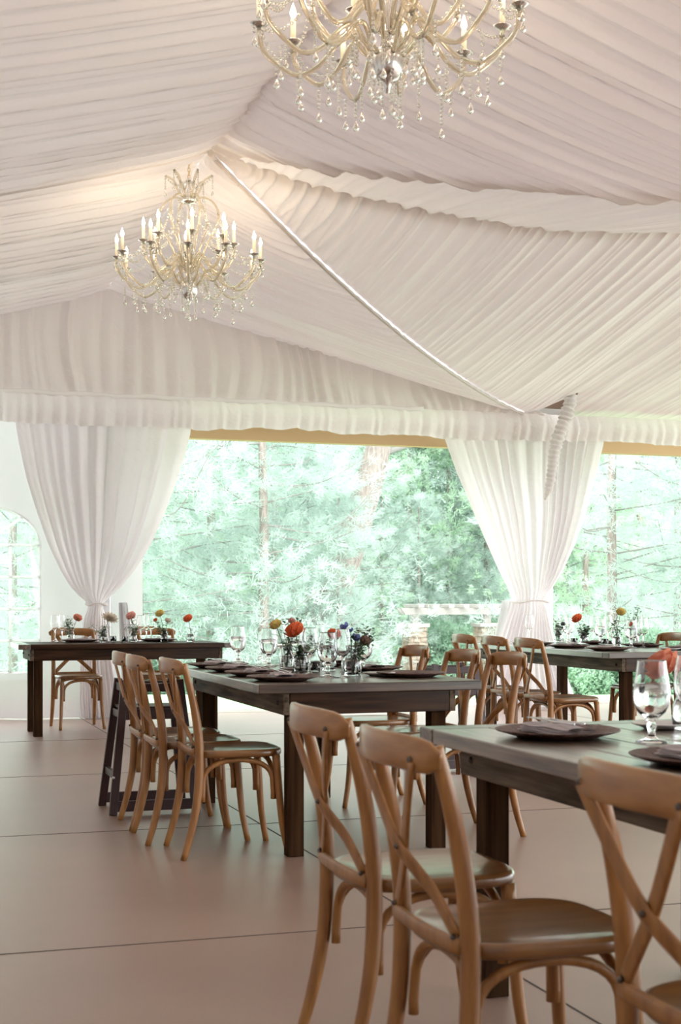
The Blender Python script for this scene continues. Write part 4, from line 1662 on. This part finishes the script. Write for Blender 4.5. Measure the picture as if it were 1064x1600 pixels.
def make_pine(seed, H, Rb, m, ntuft, per, L, wd):
    r = np.random.RandomState(seed)
    rp = random.Random(seed)
    root = empty('pine_tree')
    t = MB()
    t.tube([(0, 0, 0), (0.04, 0.02, H * 0.35), (-0.03, 0.03, H * 0.7), (0, 0, H)], [0.11, 0.085, 0.055, 0.015], 9)
    t.build('trunk', M['bark'], root)
    br = MB()
    cs, ds = [], []
    nb = 64
    for k in range(nb):
        z = H * (0.04 + 0.94 * (k / nb)) + rp.uniform(-0.15, 0.15)
        f = 1 - z / H
        ln = Rb * (0.25 + 0.75 * min(1, f * 1.6)) * rp.uniform(0.7, 1.1)
        th = rp.uniform(0, 2 * PI)
        d = Vector((math.cos(th), math.sin(th), 0))
        p0 = Vector((0, 0, z))
        p1 = p0 + d * ln * 0.55 + Vector((0, 0, ln * rp.uniform(-0.05, 0.15)))
        p2 = p0 + d * ln + Vector((0, 0, ln * rp.uniform(0.0, 0.35)))
        pp = catmull([p0, p1, p2], 5)
        br.tube(pp, [0.014 * (1 - 0.8 * i / len(pp)) + 0.003 for i in range(len(pp))], 5)
        nt_ = int(ntuft / nb)
        for i in range(nt_):
            q = pp[min(len(pp) - 1, int((0.25 + 0.75 * rp.random()) * len(pp)))]
            off = Vector((rp.gauss(0, 1), rp.gauss(0, 1), rp.gauss(0, 0.45))) * (0.30 * ln / Rb + 0.12)
            c = q + off
            cs.append(tuple(c))
            dd = (d * 0.7 + off.normalized() * 0.6 + Vector((0, 0, 0.25)))
            ds.append(tuple(dd.normalized()))
    br.build('branches', M['twig'], root)
    V, Fc = needle_cloud(np.array(cs), np.array(ds), per, L, wd, seed)
    fo_ = bpy.data.objects.new('foliage', mesh_from_np('foliage', V, Fc, m))
    COL.objects.link(fo_)
    fo_.parent = root
    return root


pines = [Proto(make_pine(101, 11.0, 2.7, M['needle'], 1900, 26, 0.19, 0.0075)),
         Proto(make_pine(102, 9.0, 2.5, M['needle'], 1700, 26, 0.18, 0.0075)),
         Proto(make_pine(103, 8.0, 2.6, M['needle_bright'], 1700, 20, 0.13, 0.018))]
lab = ['pale blue green pine standing beyond the open side of the tent', 'shorter pale pine tree standing beyond the open side of the tent',
       'fresh green leafy tree standing among the pines']
tr = random.Random(12)
spots = []
# (photo column, depth, kind, scale)
for px, Y, k, s in [(958, 27, 0, 1.0), (20, 26, 1, 0.9), (215, 25, 0, 1.0), (330, 29, 0, 1.0), (410, 26, 1, 1.0), (430, 32, 0, 1.0), (640, 45, 2, 1.2), (700, 46, 1, 1.2), (525, 38, 0, 0.95),
                    (915, 37, 2, 1.0), (1060, 30, 0, 1.0), (1130, 26, 1, 1.0), (-60, 31, 0, 1.0), (110, 33, 2, 1.0), (460, 38, 2, 1.2), (270, 37, 2, 1.2), (760, 46, 0, 1.2), (880, 42, 1, 1.2), (1000, 40, 2, 1.2),
                    (350, 44, 0, 1.2), (180, 43, 0, 1.2), (550, 46, 0, 1.3), (660, 48, 1, 1.4), (820, 50, 0, 1.3), (940, 50, 0, 1.3), (1090, 48, 0, 1.3), (60, 46, 1, 1.3), (450, 52, 1, 1.5), (260, 52, 0, 1.4), (740, 56, 2, 1.6), (600, 58, 0, 1.5), (1010, 58, 0, 1.5), (870, 60, 1, 1.6), (130, 56, 0, 1.5), (370, 60, 0, 1.5),
                    (530, 28, 1, 0.5), (480, 30, 0, 0.5), (655, 39.5, 1, 0.6), (597, 38.5, 1, 0.62)]:
    u, v = ux(px, Y)
    pines[k].place((u, v, gz(u, v) - 0.1), tr.uniform(0, 6), lab[k], 'tree', ['pale pines beyond the tent', 'shorter pines beyond the tent', 'leafy trees beyond the tent'][k], s)


# big leaning oak trunk
ok = empty('oak_tree', (*ux(585, 30), 0))
b = MB()
b.tube(catmull([(-1.6, 0, -1.3), (-1.2, 0, 0.3), (-0.5, 0, 2.4), (0.0, 0, 4.0), (0.35, 0, 5.6), (0.5, 0, 7.0)], 6), [0.42 - 0.008 * i for i in range(31)], 14)
b.build('trunk', M['bark'], ok)
b = MB()
b.tube(catmull([(0.15, 0, 4.2), (0.9, 0.2, 4.45), (1.5, 0.3, 4.55), (2.2, 0.4, 4.35)], 5), [0.07 - 0.0035 * i for i in range(16)], 7)
b.tube(catmull([(1.4, 0.3, 4.55), (1.9, 0.4, 4.9), (2.3, 0.4, 5.2)], 5), [0.035] * 11, 6)
b.build('branch', M['twig'], ok)
tag(ok, 'thick leaning tree trunk with rough brown bark high in the opening', 'tree')


# shrubs
def make_shrub(seed, m):
    r = np.random.RandomState(seed)
    root = empty('shrub')
    b = MB()
    for k in range(14):
        th = r.uniform(0, 2 * PI)
        rad = r.uniform(0.1, 0.7)
        b.tube([(0, 0, 0), (rad * 0.5 * math.cos(th), rad * 0.5 * math.sin(th), 0.5), (rad * math.cos(th), rad * math.sin(th), r.uniform(0.7, 1.2))], [0.012, 0.008, 0.004], 5)
    b.build('stems', M['twig'], root)
    n = 420
    d = r.normal(0, 1, (n, 3))
    d /= np.linalg.norm(d, axis=1, keepdims=True)
    d[:, 2] = np.abs(d[:, 2])
    C = d * r.uniform(0.35, 1.0, (n, 1)) ** 0.6 * np.array([0.85, 0.85, 1.15])
    V, Fc = needle_cloud(C, d, 18, 0.085, 0.02, seed)
    V[:, 2] = np.maximum(V[:, 2], 0.0)
    fo_ = bpy.data.objects.new('foliage', mesh_from_np('foliage', V, Fc, m))
    COL.objects.link(fo_)
    fo_.parent = root
    return root


P_sh = Proto(make_shrub(5, M['shrub']))
sh = random.Random(9)
for px, Y, s in [(905, 19.5, 0.8), (945, 20.5, 0.8), (985, 19.8, 0.85), (1030, 20, 0.9), (1075, 20, 0.9), (870, 21.5, 0.8), (690, 39, 1.6), (725, 40, 1.5), (590, 41, 1.5), (555, 36, 1.3), (500, 33, 1.3), (445, 30, 1.2), (395, 29, 1.2), (345, 28, 1.2),
                 (290, 27, 1.2), (235, 26, 1.1), (760, 41, 1.6), (640, 43, 1.6), (820, 34, 1.3)]:
    u, v = ux(px, Y)
    right = px > 860
    P_sh.place((u, v, gz(u, v) - 0.05), sh.uniform(0, 6),
               'low leafy shrub outside the tent right of the post curtain' if right else 'low leafy shrub under the trees left of the post curtain', 'shrub',
               'shrubs behind the far right table' if right else 'shrubs under the trees', s)
